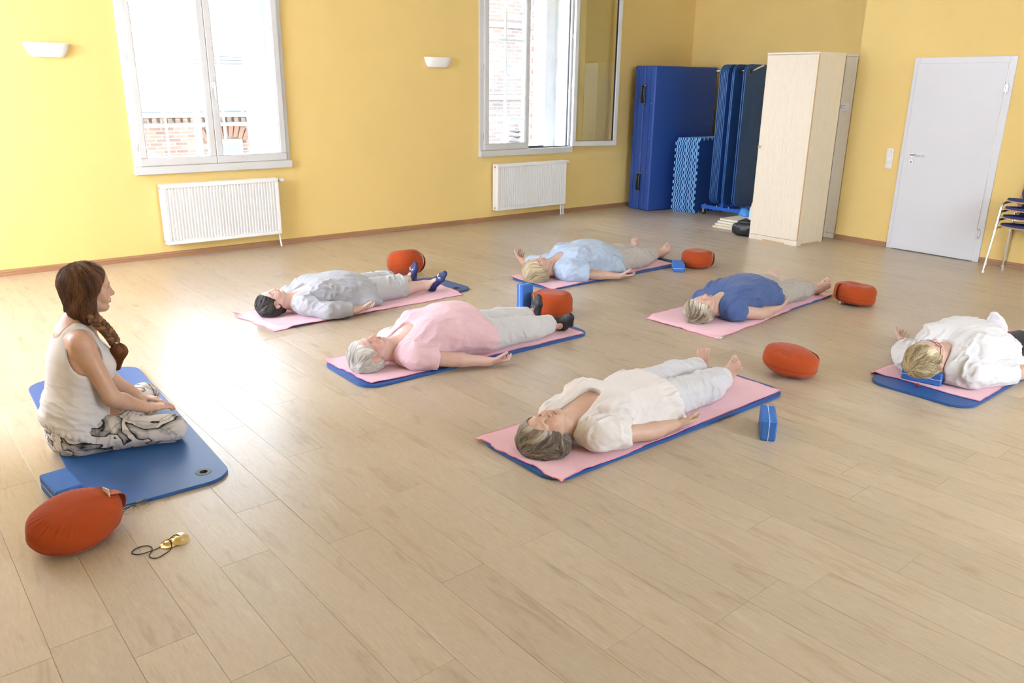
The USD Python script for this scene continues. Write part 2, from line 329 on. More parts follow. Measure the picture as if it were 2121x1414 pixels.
# windows
def casement(t, x0, x1, z0, z1, y, hinge_left, stile=0.065, open_about=None, angle=0.0, handle=False):
    """One sash: four rails with a rounded inner lip, gasket, pane, hinge pins."""
    d = 0.055
    rails = [bx(x0, x1, y-d, y, z0, z0+stile+.01, .006), bx(x0, x1, y-d, y, z1-stile, z1, .006), bx(x0, x0+stile, y-d, y, z0+stile+.01, z1-stile, .006), bx(x1-stile, x1, y-d, y, z0+stile+.01, z1-stile, .006)]
    a0, a1, b0, b1 = x0+stile, x1-stile, z0+stile+.01, z1-stile
    gl = [bx(a0-.004, a0+.004, y-d+.01, y-.012, b0, b1), bx(a1-.004, a1+.004, y-d+.01, y-.012, b0, b1), bx(a0, a1, y-d+.01, y-.012, b0-.004, b0+.004), bx(a0, a1, y-d+.01, y-.012, b1-.004, b1+.004)]
    pane = bx(a0-.005, a1+.005, y-.030, y-.026, b0-.005, b1+.005)
    Mx = None if open_about is None else rot((0, 0, 1), angle, (open_about[0], open_about[1], 0))
    T = lambda ms: [moved(m, Mx) for m in ms] if Mx is not None else ms
    s = obj('sash', T(rails), M['frame'], t)
    obj('gasket', T(gl), M['gasket'] if open_about is not None else M['steel'], s); obj('pane', T([pane]), M['pane'], s)
    if handle:
        hx, hz = handle
        obj('handle', T([bx(hx-.014, hx+.014, y-d-.012, y-d, hz-.07, hz, .004), cyl((hx, y-d-.012, hz-.02), (hx, y-d-.045, hz-.02), .010), bx(hx-.011, hx+.011, y-d-.058, y-d-.04, hz-.165, hz-.008, .006)]), M['white'], s, smooth=40)
    return s
def window(n, x0, x1, label, opened):
    t = thing('window_%d' % n, label, 'window', (0, 0, 0), kind='structure')
    xo0, xo1, y = x0-.055, x1+.045, WY
    fr = [bx(xo0, x0+.012, y-.03, y+.07, .86, ZT+.07, .004), bx(x1-.012, xo1, y-.03, y+.07, .86, ZT+.07, .004), bx(xo0, xo1, y-.03, y+.07, ZT-.01, ZT+.07, .004), bx(xo0, xo1, y-.03, y+.07, .86, .925, .004)]
    obj('window_frame', fr, M['frame'], t)
    obj('window_sill', bx(xo0-.005, xo1+.01, y-.055, y+.02, .84, .920, .006), M['frame'], t)
    xm = (x0+x1)/2-.005
    casement(t, x0, xm-.003, .922, ZT-.01, y-.005, True)
    hang = (x1+.005, y-.05)
    if opened:
        casement(t, xm, x1-.002, .922, ZT-.01, y-.005, False, stile=.06, open_about=hang, angle=PI-math.radians(11.5))
        obj('seal', [bx(xm, x1-.012, y-.028, y-.012, .921, .934), bx(x1-.02, x1-.008, y+.0, y+.02, .93, ZT)], M['gasket'], t)
    else:
        casement(t, xm-.001, x1-.002, .922, ZT-.01, y-.005, False, handle=(xm+.03, 1.72))
    pins = [(x0-.012, z) for z in (1.10, 1.93)]+([(x1+.012, .965)] if not opened else [(x1+.012, .99), (x1+.012, 1.72), (x1+.012, 2.35)])
    for px, pz in pins: obj('hinge', [cyl((px, y-.036, pz-.03), (px, y-.036, pz+.03), .007, 10), bx(px-.01, px+.01, y-.04, y-.028, pz-.035, pz+.035, .002)], M['steel'], t, smooth=40)
    # the reveal and the old steel window behind
    a, b = x0+.10, x1-.18; yo = WY+.42
    obj('reveal', [bx(x0, x1, y+.071, y+.30, .885, .903), bx(x1-.002, x1+.003, y+.071, y+.30, .9, ZT), bx(x0-.003, x0+.002, y+.071, y+.30, .9, ZT),
                   bx(b-.0, x1, y+.292, y+.302, .9, ZT), bx(x0, a, y+.292, y+.302, .9, ZT), bx(b-.002, b+.003, y+.30, y+TH+.002, .92, ZT), bx(a-.003, a+.002, y+.30, y+TH+.002, .92, ZT), bx(a, b, y+.30, y+TH+.03, .905, .925)], M['reveal'], t)
    bars = thing_part(t, 'steel_window')
    for i in range(1, 4):
        xx = a+(b-a)*i/4; r = .017 if i == 2 else .008
        obj('bar', bx(xx-r, xx+r, yo-.018, yo+.018, .92, ZT, .003), M['steel_white'], bars)
    if not opened: obj('bar', bx(a+(b-a)*.5+.028, a+(b-a)*.5+.052, yo-.014, yo+.014, .92, 2.27, .003), M['steel_white'], bars)
    for zz, r in ((1.28, .016), (1.61, .007), (1.955, .007), (2.285, .016), (2.62, .007)):
        obj('bar', bx(a, b, yo-.016, yo+.016, zz-r, zz+r, .003), M['steel_white'], bars)
    obj('catch', [cyl((a+(b-a)*.5+.02, yo-.03, 1.84), (a+(b-a)*.5+.02, yo-.015, 1.84), .024, 14), bx(a+(b-a)*.5+.01, a+(b-a)*.5+.03, yo-.032, yo-.02, 1.74, 1.84, .004)], M['steel_white'], bars, smooth=40)
    obj('bracket', [tube([(b-.05, yo-.10, zz+.02), (b-.01, yo-.06, zz), (b+.01, yo-.02, zz-.03)], .006) for zz in (1.03, 1.35, 2.28)], M['steel'], bars)
    return t
def thing_part(parent, name):
    return UsdGeom.Xform.Define(stage, numbered(str(parent.GetPath())+'/'+name)).GetPrim()
window(1, *W1, 'tall white closed window of two sashes above the left radiator', False)
window(2, *W2, 'tall white window with its right sash swung open, beside the blue mats', True)
t = thing('window_3', 'unseen wide white side window opposite the door', 'window', kind='structure')  # frame out of view, round the opening of the side light
obj('window_frame', [bx(RX-.06, RX+.02, SIDE[0]-.03, SIDE[0]+.05, .97, 3.03), bx(RX-.06, RX+.02, SIDE[1]-.05, SIDE[1]+.03, .97, 3.03), bx(RX-.06, RX+.02, SIDE[0], SIDE[1], .97, 1.05), bx(RX-.06, RX+.02, SIDE[0], SIDE[1], 2.95, 3.03), bx(RX-.06, RX+.02, sum(SIDE)/2-.05, sum(SIDE)/2+.05, 1.0, 3.0)], M['frame'], t)
t = thing('window_4', 'unseen wide white window in the wall behind the viewer', 'window', kind='structure')  # frame out of view, round the opening of the back light
obj('window_frame', [bx(3.27, 3.35, RY-.06, RY+.02, .97, 3.03), bx(5.85, 5.93, RY-.06, RY+.02, .97, 3.03), bx(3.3, 5.9, RY-.06, RY+.02, .97, 1.05), bx(3.3, 5.9, RY-.06, RY+.02, 2.95, 3.03), bx(4.55, 4.65, RY-.06, RY+.02, 1.0, 3.0)], M['frame'], t)
# outside: two brick buildings, a tree, ground
by = WY+9
t = thing('brick_building', 'low brick building with gutter and pale roof seen through the closed window', 'building')
obj('wall', bx(-3, 8.6, by, by+5, -3.5, 1.0), M['brick_far'], t)
obj('cornice', [bx(-3, 8.6, by-.18, by+.1, 1.02, 1.07), bx(-3, 8.6, by-.24, by+.1, 1.07, 1.10)], M['white'], t)
for k in range(75): obj('dentil', bx(-2.9+k*.15, -2.9+k*.15+.085, by-.09, by+.02, .91, 1.02), M['brick_far'], t)
obj('gutter', tube([(x, by-.26, 1.17) for x in np.linspace(-3, 8.6, 30)], .06, 12), M['zinc'], t, smooth=40)
for k in range(14): obj('gutter_bracket', bx(-2.6+k*.8, -2.56+k*.8, by-.33, by-.2, 1.08, 1.24), M['white'], t)
v = np.array([(-3, by-.2, 1.2), (8.6, by-.2, 1.2), (8.6, by+4, 2.75), (-3, by+4, 2.75), (-3, by-.2, 1.14), (8.6, by-.2, 1.14), (8.6, by+4, 2.69), (-3, by+4, 2.69)])
obj('roof', hull(v), M['slate'], t)
obj('snow_guard', [tube([(x, by+1.9+d, 2.0+d*.4+.12) for x in np.linspace(-3, 8.6, 12)], .02, 6) for d in (0, .2, .4)], M['zinc'], t)
for k, xx in enumerate((1.9, 3.75, 5.9, 7.8)):
    f = obj('window', [bx(xx-.35, xx+.35, by-.03, by+.02, -.7, .55)], M['white'], t); obj('pane', bx(xx-.28, xx+.28, by-.04, by-.03, -.62, .47), M['zinc'], f)
    obj('arch', hull_arch(xx, by) if False else [moved(bx(-.045, .045, by-.06, by+.02, .0, .24), rot((0, 1, 0), a), (xx+math.sin(a)*.9, 0, .62-.9+math.cos(a)*.9)) for a in np.linspace(-.45, .45, 9)], M['brick'], t)
t = thing('courtyard_railing', 'white railing in the courtyard outside the closed window', 'railing')
obj('rail', [bx(-2, 7.4, by-2.0, by-1.95, .36, .42), bx(-2, 7.4, by-2.0, by-1.95, .16, .20)], M['white'], t)
for k in range(13): obj('post', bx(-2+k*.78, -1.95+k*.78, by-2.0, by-1.94, -3.5, .40), M['zinc'], t)
b2 = WY+6
t = thing('brick_warehouse', 'tall pale brick warehouse with grey bands seen through the open window', 'building')
obj('wall', bx(9.3, 12.15, b2, b2+6, -3.5, 8), M['brick_near'], t)
for z in (1.47, 2.94, 4.4): obj('band', bx(9.28, 12.16, b2-.05, b2+.05, z-.05, z+.05), M['zinc'], t)
t = thing('brick_pier', 'narrow red brick pier outside the open window', 'pier')
rr = random.Random(3)
for k in range(58):
    w = .24 if k % 2 else .17
    obj('brick', bx(7.52+.115-w*.5+(.0 if k % 2 else .035), 7.52+.235, WY+.62, WY+.74, -.3+k*.075, -.3+k*.075+.064, .004), M['brick'], t)
obj('mortar', bx(7.50+.06, 7.74, WY+.625, WY+.75, -3.5, 4.1), M['concrete'], t)
t = thing('courtyard_tree', 'green leafy tree outside above the open window', 'tree')
rr = np.random.default_rng(8)
n = 1400
c = rr.normal(size=(n, 3)); c /= np.linalg.norm(c, axis=1)[:, None]; c = c*(rr.random(n)[:, None]**.4)*(1.5, 1.5, 1.3)+(15.2, b2+5.5, 5.0)
q = rr.normal(size=(n, 3)); q /= np.linalg.norm(q, axis=1)[:, None]; s = np.cross(q, rr.normal(size=(n, 3))); s /= np.linalg.norm(s, axis=1)[:, None]; s2 = np.cross(q, s)
lv = np.stack([c-s*.12, c+s2*.055+q*.012, c+s*.12, c-s2*.055-q*.012], 1).reshape(-1, 3); b = np.arange(n)*4
obj('foliage', tm(lv, np.vstack([np.c_[b, b+1, b+2], np.c_[b, b+2, b+3]])), M['leaf'], t, kind='stuff')
obj('trunk', tube([(15.2, b2+5.5, -3.5), (15.1, b2+5.5, 0), (15.25, b2+5.45, 3), (15.2, b2+5.5, 5)], [.16, .14, .11, .05]), M['skirting'], t, smooth=40)
obj('ground_outside', bx(-25, 40, WY+TH+.05, 60, -3.7, -3.5), M['concrete'], label='pale courtyard ground outside the windows', cat='ground', **S)
t = thing('outdoor_chair_stack', 'dark stack of chairs on a ledge outside the open window', 'chairs')
for k in range(7): obj('seat', moved(bx(-.09, .09, -.12, .12, 0, .018, .004), rot((0, 1, 0), .2), (7.55, WY+1.05, .60+k*.075)), M['black'], t)
obj('leg', [cyl((7.50, WY+.95, -.3), (7.50, WY+.95, 1.15), .012, 8), cyl((7.60, WY+.95, -.3), (7.60, WY+.95, 1.15), .012, 8)], M['steel'], t)
obj('ledge', bx(7.0, 7.9, WY+.85, WY+1.3, -.36, -.30), M['concrete'], label='concrete ledge outside the open window', cat='ledge')
# ---------------------------------------------------------------- fittings on the walls
def radiator(x0, x1, label, pipes):
    t = thing('radiator', label, 'radiator', ((x0+x1)/2, WY, .145), group=None)
    w = (x1-x0)/2; yf = -.13; h = .60; n = int(round(2*w/.0335)); st = 2*w*.94/n
    prof = []
    a = -w*.94
    for k in range(n):
        prof += [(a+k*st, yf), (a+k*st+st*.30, yf), (a+k*st+st*.42, yf+.013), (a+k*st+st*.88, yf+.013)]
    prof.append((w*.94, yf))
    prof = np.array(prof); N = len(prof)
    zs = [.040, .052, h-.052, h-.040]; V = []
    for z, flat in zip(zs, (1, 0, 0, 1)):
        V += [(x, yf if flat else y, z) for x, y in prof]
    F = []
    for r in range(3):
        i = np.arange(N-1); F += [np.c_[r*N+i, r*N+i+1, (r+1)*N+i+1], np.c_[r*N+i, (r+1)*N+i+1, (r+1)*N+i]]
    fp = tm(np.array(V), np.vstack(F))
    rim = [bx(-w, w, yf, yf+.02, 0, .042, .006), bx(-w, w, yf, yf+.02, h-.042, h, .006), bx(-w, -w*.935, yf, yf+.02, .04, h-.04, .006), bx(w*.935, w, yf, yf+.02, .04, h-.04, .006), bx(-w+.01, w-.01, yf+.02, yf+.024, .01, h-.01)]
    obj('front_panel', [fp]+rim, M['radiator'], t, smooth=25)
    obj('back_panel', bx(-w, w, -.045, -.03, 0, h, .005), M['radiator'], t)
    obj('side_panel', bx(-w-.003, -w+.004, yf+.008, -.03, .004, h-.004, .003), M['radiator'], t)
    obj('side_panel', bx(w-.004, w+.003, yf+.008, -.03, .004, h-.004, .003), M['radiator'], t)
    obj('top_grille', [bx(-w+.004, w-.004, yf+.01, -.03, h-.010, h-.004)]+[bx(-w+.02+k*(2*w-.05)/40, -w+.035+k*(2*w-.05)/40, yf+.025, -.045, h-.005, h-.001) for k in range(41)], M['radiator'], t)
    for zz in (.035, h-.035): obj('plug', cyl((-w-.012, -.085, zz), (-w, -.085, zz), .014, 14), M['steel'], t, smooth=40)
    obj('valve', [cyl((w, -.085, h-.03), (w+.025, -.085, h-.03), .012, 14)], M['steel'], t, smooth=40)
    obj('thermostat', [lathe_between((w+.022, -.085, h-.03), [(.016, 0), (.022, .006), (.024, .03), (.021, .05), (.012, .056), (0, .056)], (1, 0, 0))], M['white'], t, smooth=40)
    for k in range(pipes):
        xx = w-.012-k*.042
        obj('pipe', tube([(xx, -.085, .03), (xx, -.085, -.02), (xx+.004, -.085, -.075), (xx+.012, -.085, -.144)], .0095, 12), M['radiator'], t, smooth=40)
    for xx in (-w*.6, w*.6): obj('bracket', bx(xx-.015, xx+.015, -.03, -.002, .1, h-.1), M['radiator'], t)
    return t
def lathe_between(p, prof, d, n=20):
    m = lathe(prof, n); d = np.array(d, float); d /= np.linalg.norm(d)
    return moved(m, trimesh.geometry.align_vectors((0, 0, 1), d), p)
radiator(2.135, 3.331, 'white ribbed panel radiator under the closed window', 1)
radiator(6.270, 7.468, 'white ribbed panel radiator under the open window', 2)
def wall_lamp(x, label):
    t = thing('wall_lamp', label, 'lamp', (x, WY, 1.905))
    N, P = 36, [(.112, .0), (.128, .003), (.143, .018), (.158, .045), (.171, .080), (.182, .118), (.177, .118), (.166, .080), (.152, .046), (.13, .012), (.02, .010)]
    V = []
    for r, z in P:
        for k in range(N+1):
            a = PI*k/N
            ca, sa = math.cos(a), math.sin(a)
            V.append((-r*math.copysign(abs(ca)**.62, ca), -(r-.07)*.95*abs(sa)**.75-.002, z))
    F = []
    for i in range(len(P)-1):
        for k in range(N):
            q = i*(N+1)+k; F += [(q, q+1, q+N+2), (q, q+N+2, q+N+1)]
    sh = tm(np.array(V), F); 
    floorp = [bx(-.105, .105, -.045, -.002, .001, .006, .002)]
    obj('shade', [sh]+floorp, M['plaster'], t, smooth=50)
    obj('back_plate', bx(-.12, .12, -.012, 0, .02, .10, .003), M['white'], t)
    obj('bulb', [tube([(-.05, -.05, .06), (.05, -.05, .06)], .018, 12)], M['plaster'], t, smooth=40)
    return t
wall_lamp(1.352, 'white half-bowl plaster wall lamp left of the closed window')
wall_lamp(5.455, 'white half-bowl plaster wall lamp between the two windows')

# door
t = thing('door_1', 'plain white door with steel lever handle in the right wall', 'door', (DX, 3.91, 0), kind='structure')
obj('door_frame', [bx(-.014, .27, .44, .502, 0, 2.052, .004), bx(-.014, .27, -.502, -.44, 0, 2.052, .004), bx(-.014, .27, -.44, .44, 1.985, 2.052, .004), bx(.03, .05, -.45, .45, 1.96, 1.99), bx(.03, .05, .43, .45, 0, 1.99), bx(.03, .05, -.45, -.43, 0, 1.99)], M['door'], t)
leaf = obj('leaf', [bx(-.024, .02, -.436, .452, .008, 1.992, .003)], M['door'], t)
obj('gasket', bx(-.0155, -.013, -.443, -.436, .01, 1.99), M['plastic'], leaf)
obj('bottom_seal', bx(.0, .02, -.43, .44, .0005, .012), M['gasket'], leaf)  # dark strip in the gap under the leaf
hy, hz = .362, 1.047
obj('lever_handle', [cyl((-.024, hy, hz), (-.032, hy, hz), .026, 24), tube([(-.03, hy, hz), (-.062, hy, hz), (-.072, hy-.012, hz), (-.074, hy-.04, hz+.001), (-.072, hy-.085, hz-.003), (-.066, hy-.130, hz-.004)], [.009, .009, .009, .009, .0085, .008], 12)], M['steel'], leaf, smooth=40)
obj('lock_rosette', [cyl((-.024, hy, hz-.075), (-.031, hy, hz-.075), .026, 24)], M['steel'], leaf, smooth=40)
obj('keyhole', [cyl((-.031, hy, hz-.071), (-.0325, hy, hz-.071), .006, 12), bx(-.0325, -.031, hy-.003, hy+.003, hz-.088, hz-.071)], M['black'], leaf)
for zz in (.30, 1.75): obj('hinge', [cyl((-.026, -.452, zz-.05), (-.026, -.452, zz+.05), .009, 12), bx(-.0285, -.024, -.470, -.436, zz-.035, zz+.035, .001)], M['steel'], t, smooth=40)
# switches
t = thing('light_switch', 'cream triple switch plate beside the white door', 'switch', (DX, 4.532, .988))
obj('plate', bx(-.010, 0, -.041, .041, -.112, .112, .004), M['plastic'], t)
obj('dimmer_knob', cyl((-.009, 0, .072), (-.022, 0, .072), .018, 24), M['plastic'], t, smooth=40)
for zz in (0, -.072): obj('rocker', bx(-.0145, -.009, -.028, .028, zz-.028, zz+.028, .003), M['plastic'], t)

# cabinets
def cabinet(label, x0, y0, w, d, knob):
    t = thing('cabinet', label, 'cabinet', (x0, y0, 0)); h = 2.10
    obj('body', [bx(.02, d, .0, .018, .0, h-.02), bx(.02, d, w-.018, w, .0, h-.02), bx(d-.01, d, 0, w, 0, h-.02), bx(.02, d, .018, w-.018, .06, .08), bx(.02, d, .018, w-.018, 1.05, 1.07)], M['maple'], t)
    obj('top_panel', bx(.0, d+.002, -.002, w+.002, h-.022, h, .0015), M['maple'], t)
    obj('door', bx(0, .019, .003, w-.003, .062, h-.025, .0015), M['maple'], t)
    dd = [c for c in stage.GetPrimAtPath(t.GetPath()).GetChildren()][-1]
    obj('edge_band', [bx(-.0004, .0195, -.0005, .003, .062, h-.025)], M['maple_edge'], dd)
    if knob: obj('lock_knob', [lathe_between((0, knob, 1.075), [(.006, 0), (.006, .010), (.013, .014), (.015, .026), (.012, .031), (0, .032)], (-1, 0, 0))], M['steel'], dd, smooth=40)
    obj('plinth', [bx(.002, .02, 0, w, 0, .058, .001), bx(.02, d, .001, .018, 0, .058)], M['maple'], t)
    obj('vent_board', [bx(-.002, .002, .16, .45, .0, .018), bx(.10, .46, -.003, .001, .0, .018)], M['maple_edge'], t)
    return t
cabinet('tall pale maple locker that stands out in front of the niche', 8.10, 5.035, .645, .54, .617)
cab2 = cabinet('pale maple locker set back in the niche with a paper note', DX+.004, JY+.008, .645, .54, None)
t = thing('paper_note', 'small white paper note with printed lines on the rear locker', 'note', (DX+.002, 5.098, 1.49))
obj('sheet', bx(-.0006, 0, 0, .148, 0, .077), M['paper'], t)
pn = random.Random(2)
def print_lines(y0, z, words):
    y, out = y0, []
    for w in words:
        out.append(bx(-.0011, -.0006, y-w, y, z, z+.0042)); y -= w+.003
    return out
obj('printed_text', print_lines(.14, .049, (.022, .012, .026, .015))+print_lines(.14, .041, (.018, .026, .010, .012))+print_lines(.14, .025, (.03, .02))+print_lines(.14, .018, (.016, .026, .014, .03)), M['ink'], t)

# ---------------------------------------------------------------- materials of the props
M['mat_blue'] = look('mat_blue', (0.024, 0.105, 0.33), 0.43, bump=(420, 0.35, 0.001), vary=(2.5, 0.03))
M['vinyl_blue'] = look('vinyl_blue', (0.022, 0.075, 0.33), 0.45, bump=(26, 0.25, 0.006))
M['foam_blue'] = look('foam_blue', (0.038, 0.16, 0.52), 0.75, bump=(500, 0.2, 0.0006))
M['foam_light'] = look('foam_light_blue', (0.22, 0.50, 0.80), 0.7, rnd=.06)
M['foam_dark'] = look('foam_dark_blue', (0.012, 0.085, 0.36), 0.7)
M['foam_red'] = look('foam_dark_red', (0.30, 0.03, 0.08), 0.7)
M['stripe'] = look('stripe_white', (0.75, 0.85, 0.9), 0.7)
M['rubber'] = look('rubber_black', (0.022, 0.025, 0.028), 0.45)
M['towel'] = look('towel_pink', (0.85, 0.515, 0.565), 0.95, bump=(330, 0.7, 0.0025), vary=(7, 0.04), spec=.2, sheen=.3)
M['hem'] = look('towel_hem', (0.80, 0.30, 0.42), 0.9, spec=.2)
M['orange'] = look('cushion_orange', (0.40, 0.062, 0.011), 0.92, bump=(600, 0.35, 0.0008), vary=(6, 0.04), spec=.2, sheen=.15)
M['orange_dark'] = look('cushion_strap', (0.36, 0.035, 0.012), 0.9, spec=.2)
M['tag'] = look('tag_white', (0.82, 0.82, 0.82), 0.8)
M['rack_blue'] = look('rack_blue_paint', (0.02, 0.13, 0.62), 0.35)
M['brass'] = look('brass', (0.72, 0.56, 0.28), 0.25, metal=1.0)
M['cord'] = look('cord_black', (0.015, 0.015, 0.017), 0.6)
M['nylon'] = look('nylon_black', (0.012, 0.013, 0.015), 0.38, bump=(60, .4, .003))
M['seat_blue'] = look('seat_fabric_blue', (0.05, 0.065, 0.20), 0.95, bump=(700, .3, .001), spec=.2)
M['ply'] = look('plywood_beech', (0.55, 0.33, 0.15), 0.45)
M['yellow'] = look('cap_yellow', (0.85, 0.70, 0.03), 0.4)
M['clear'] = look('bottle_clear', (0.75, 0.80, 0.84), 0.1)
M['ball'] = look('ball_blue', (0.05, 0.27, 0.72), 0.3)
M['board'] = look('board_cream', (0.80, 0.75, 0.60), 0.5)
M['lens'] = pane_look('spectacle_lens', (.97, .97, .97), .7)
M['bead'] = look('bead_red', (0.28, 0.02, 0.03), 0.3)

# ---------------------------------------------------------------- mats and towels
MT = .0155
def rrect(L, W, r, n=10):
    return sbox(-L/2+r, -W/2+r, L/2-r, W/2-r).buffer(r, quad_segs=n)
def make_mat(label, loc, rz, first=[None], L=1.85, W=.60):
    """A rounded foam mat with two rubber eyelets at its +x end."""
    if first[0] is not None and (L, W) == (1.85, .60):
        return copy_of(first[0], loc, rz, label)
    t = thing('exercise_mat', label, 'mat', loc, rz, group=MATS)
    holes = [Point(L/2-.115, s*.195).buffer(.024) for s in (-1, 1)]
    p = rrect(L, W, .12)
    for h_ in holes: p = p.difference(h_)
    obj('foam_body', prism(p, 0, MT, .004), M['mat_blue'], t, smooth=40)
    for s in (-1, 1):
        ring = lathe([(.0145, .002), (.022, .0005), (.024, .006), (.024, MT-.0004), (.0245, MT+.0002), (.036, MT+.0002), (.0355, MT+.0009), (.032, MT+.0013), (.018, MT+.0010), (.0145, MT-.004)], 32, closed=True)
        obj('eyelet', moved(ring, t=(L/2-.115, s*.195, 0)), M['rubber'], t, smooth=40)
    if first[0] is None and (L, W) == (1.85, .60): first[0] = t
    return t
MATS = 'blue exercise mats spread on the floor'
mats = {
 'A': ((3.06, 2.695, 0), math.radians(0.6), 'blue mat under the woman in a white blouse'),
 'B': ((2.93, 4.235, 0), math.radians(0.8), 'blue mat under the woman in a pink shirt'),
 'C': ((2.985, 5.745, 0), math.radians(4.8), 'blue mat with eyelets under the woman in a grey tunic'),
 'D': ((5.365, 5.415, 0), math.radians(1.0), 'blue mat under the woman in a pale blue shirt'),
 'E': ((5.455, 3.765, 0), math.radians(3.6), 'blue mat under the woman in a dark blue t-shirt'),
 'F': ((5.485, 1.965, 0), math.radians(1.2), 'blue mat under the woman in white socks with her head on a block'),
 'G': ((.732, 4.24, 0), math.radians(-90.8), 'blue mat with two eyelets under the cross-legged instructor'),
}
for k_, (loc, rz, lab) in mats.items(): make_mat(lab, loc, rz)
def make_towel(label, corners, mat, seed, tag=None, flip=()):
    """A thin terry towel over a mat: corners in order head-far, head-near, foot-near, foot-far."""
    C = np.array(corners, float); nu, nv = 120, 44
    u, v = np.meshgrid(np.linspace(0, 1, nu), np.linspace(0, 1, nv), indexing='ij')
    P = (1-u)[..., None]*((1-v)[..., None]*C[0]+v[..., None]*C[1])+u[..., None]*((1-v)[..., None]*C[3]+v[..., None]*C[2])
    q = np.stack([u*9, v*3, np.full_like(u, seed*3.7)], -1)
    edge = np.minimum(np.minimum(u, 1-u)*4, np.minimum(v, 1-v)*1.6)
    wob = (meshkit.fbm(q, 3, seed)-.5)
    e = np.exp(-edge/.05)
    P[..., 1] += e*wob*.035*np.where(v > .5, 1, -1); P[..., 0] += np.exp(-np.minimum(u, 1-u)*4/.06)*(meshkit.fbm(np.stack([u*2, v*7, q[..., 2]+5], -1), 3, seed)-.5)*.05
    (mx, my, _), mr, _ = mat
    dx, dy = P[..., 0]-mx, P[..., 1]-my
    lx, ly = dx*math.cos(mr)+dy*math.sin(mr), -dx*math.sin(mr)+dy*math.cos(mr)
    cx_, cy_ = np.maximum(np.abs(lx)-(.925-.12), 0), np.maximum(np.abs(ly)-(.30-.12), 0)
    sd = np.hypot(cx_, cy_)-.12
    s = np.clip((-sd+.042)/.026, 0, 1); s = s*s*(3-2*s)
    fold = np.maximum(meshkit.noise(np.stack([u*16+v*2.5, v*1.3, np.full_like(u, seed*2.1)], -1), seed)-.62, 0)*.030
    fold = fold*e*.9
    z = .0012+(MT+.0006)*s+fold+np.abs(wob)*e*.008
    for (cu, cv, hgt) in flip: z = z+hgt*np.exp(-(((u-cu)*1.75)**2+((v-cv)*.6)**2)/.0016)
    T = .0030
    top = np.stack([P[..., 0], P[..., 1], z+T], -1).reshape(-1, 3); bot = np.stack([P[..., 0], P[..., 1], z], -1).reshape(-1, 3)
    o = np.array([C[:, 0].mean(), C[:, 1].mean(), 0.0]); V = np.vstack([top, bot])-o; n = nu*nv
    i, j = np.meshgrid(np.arange(nu-1), np.arange(nv-1), indexing='ij'); a = (i*nv+j).ravel(); b, c, d = a+nv, a+nv+1, a+1
    F = [np.c_[a, c, b], np.c_[a, d, c], np.c_[a+n, b+n, c+n], np.c_[a+n, c+n, d+n]]
    ring = np.concatenate([np.arange(nu)*nv, (nu-1)*nv+np.arange(1, nv), np.arange(nu-2, -1, -1)*nv+nv-1, np.arange(nv-2, 0, -1)])
    r2 = np.roll(ring, -1); F += [np.c_[ring, r2, r2+n], np.c_[ring, r2+n, ring+n]]
    t = thing('towel', label, 'towel', o, group='pink towels spread over the mats')
    obj('cloth', tm(V, np.vstack(F)), M['towel'], t, smooth=50)
    obj('hem', tube(V[ring]+(0, 0, -.0012), .0030, 6, closed=True), M['hem'], t, smooth=60)
    if tag:
        tu, tv, d = tag; k = V[int(tu*(nu-1))*nv+int(tv*(nv-1))]
        obj('care_label', moved(bx(-.022, .022, -.04, 0, 0, .0012), rot((0, 0, 1), .1), k+(0, .006, -.001)), M['tag'], t)
    return t
make_towel('pink towel under the woman in a white blouse', [(2.130, 2.985), (2.165, 2.385), (3.945, 2.445), (3.935, 2.985)], mats['A'], 1, flip=((0, 0, .012),))
make_towel('pink towel under the woman in a pink shirt', [(2.025, 4.52), (2.070, 3.965), (3.79, 3.96), (3.80, 4.53)], mats['B'], 2, flip=((0, 0, .012),))
make_towel('pink towel under the woman in a grey tunic', [(1.934, 5.92), (2.035, 5.355), (3.747, 5.435), (3.71, 6.01)], mats['C'], 3, flip=((0, 0, .02),))
make_towel('pink towel under the woman in a pale blue shirt', [(4.455, 5.69), (4.462, 5.092), (6.157, 5.185), (6.145, 5.70)], mats['D'], 4)
make_towel('pink towel with white care label under the woman in a dark blue t-shirt', [(4.48, 4.01), (4.515, 3.34), (6.345, 3.535), (6.27, 4.09)], mats['E'], 5, tag=(0.02, .985, 0))
make_towel('pink towel under the woman in white socks', [(4.705, 2.30), (4.735, 1.66), (6.42, 1.70), (6.42, 2.31)], mats['F'], 6, flip=((0, 0, .01),))

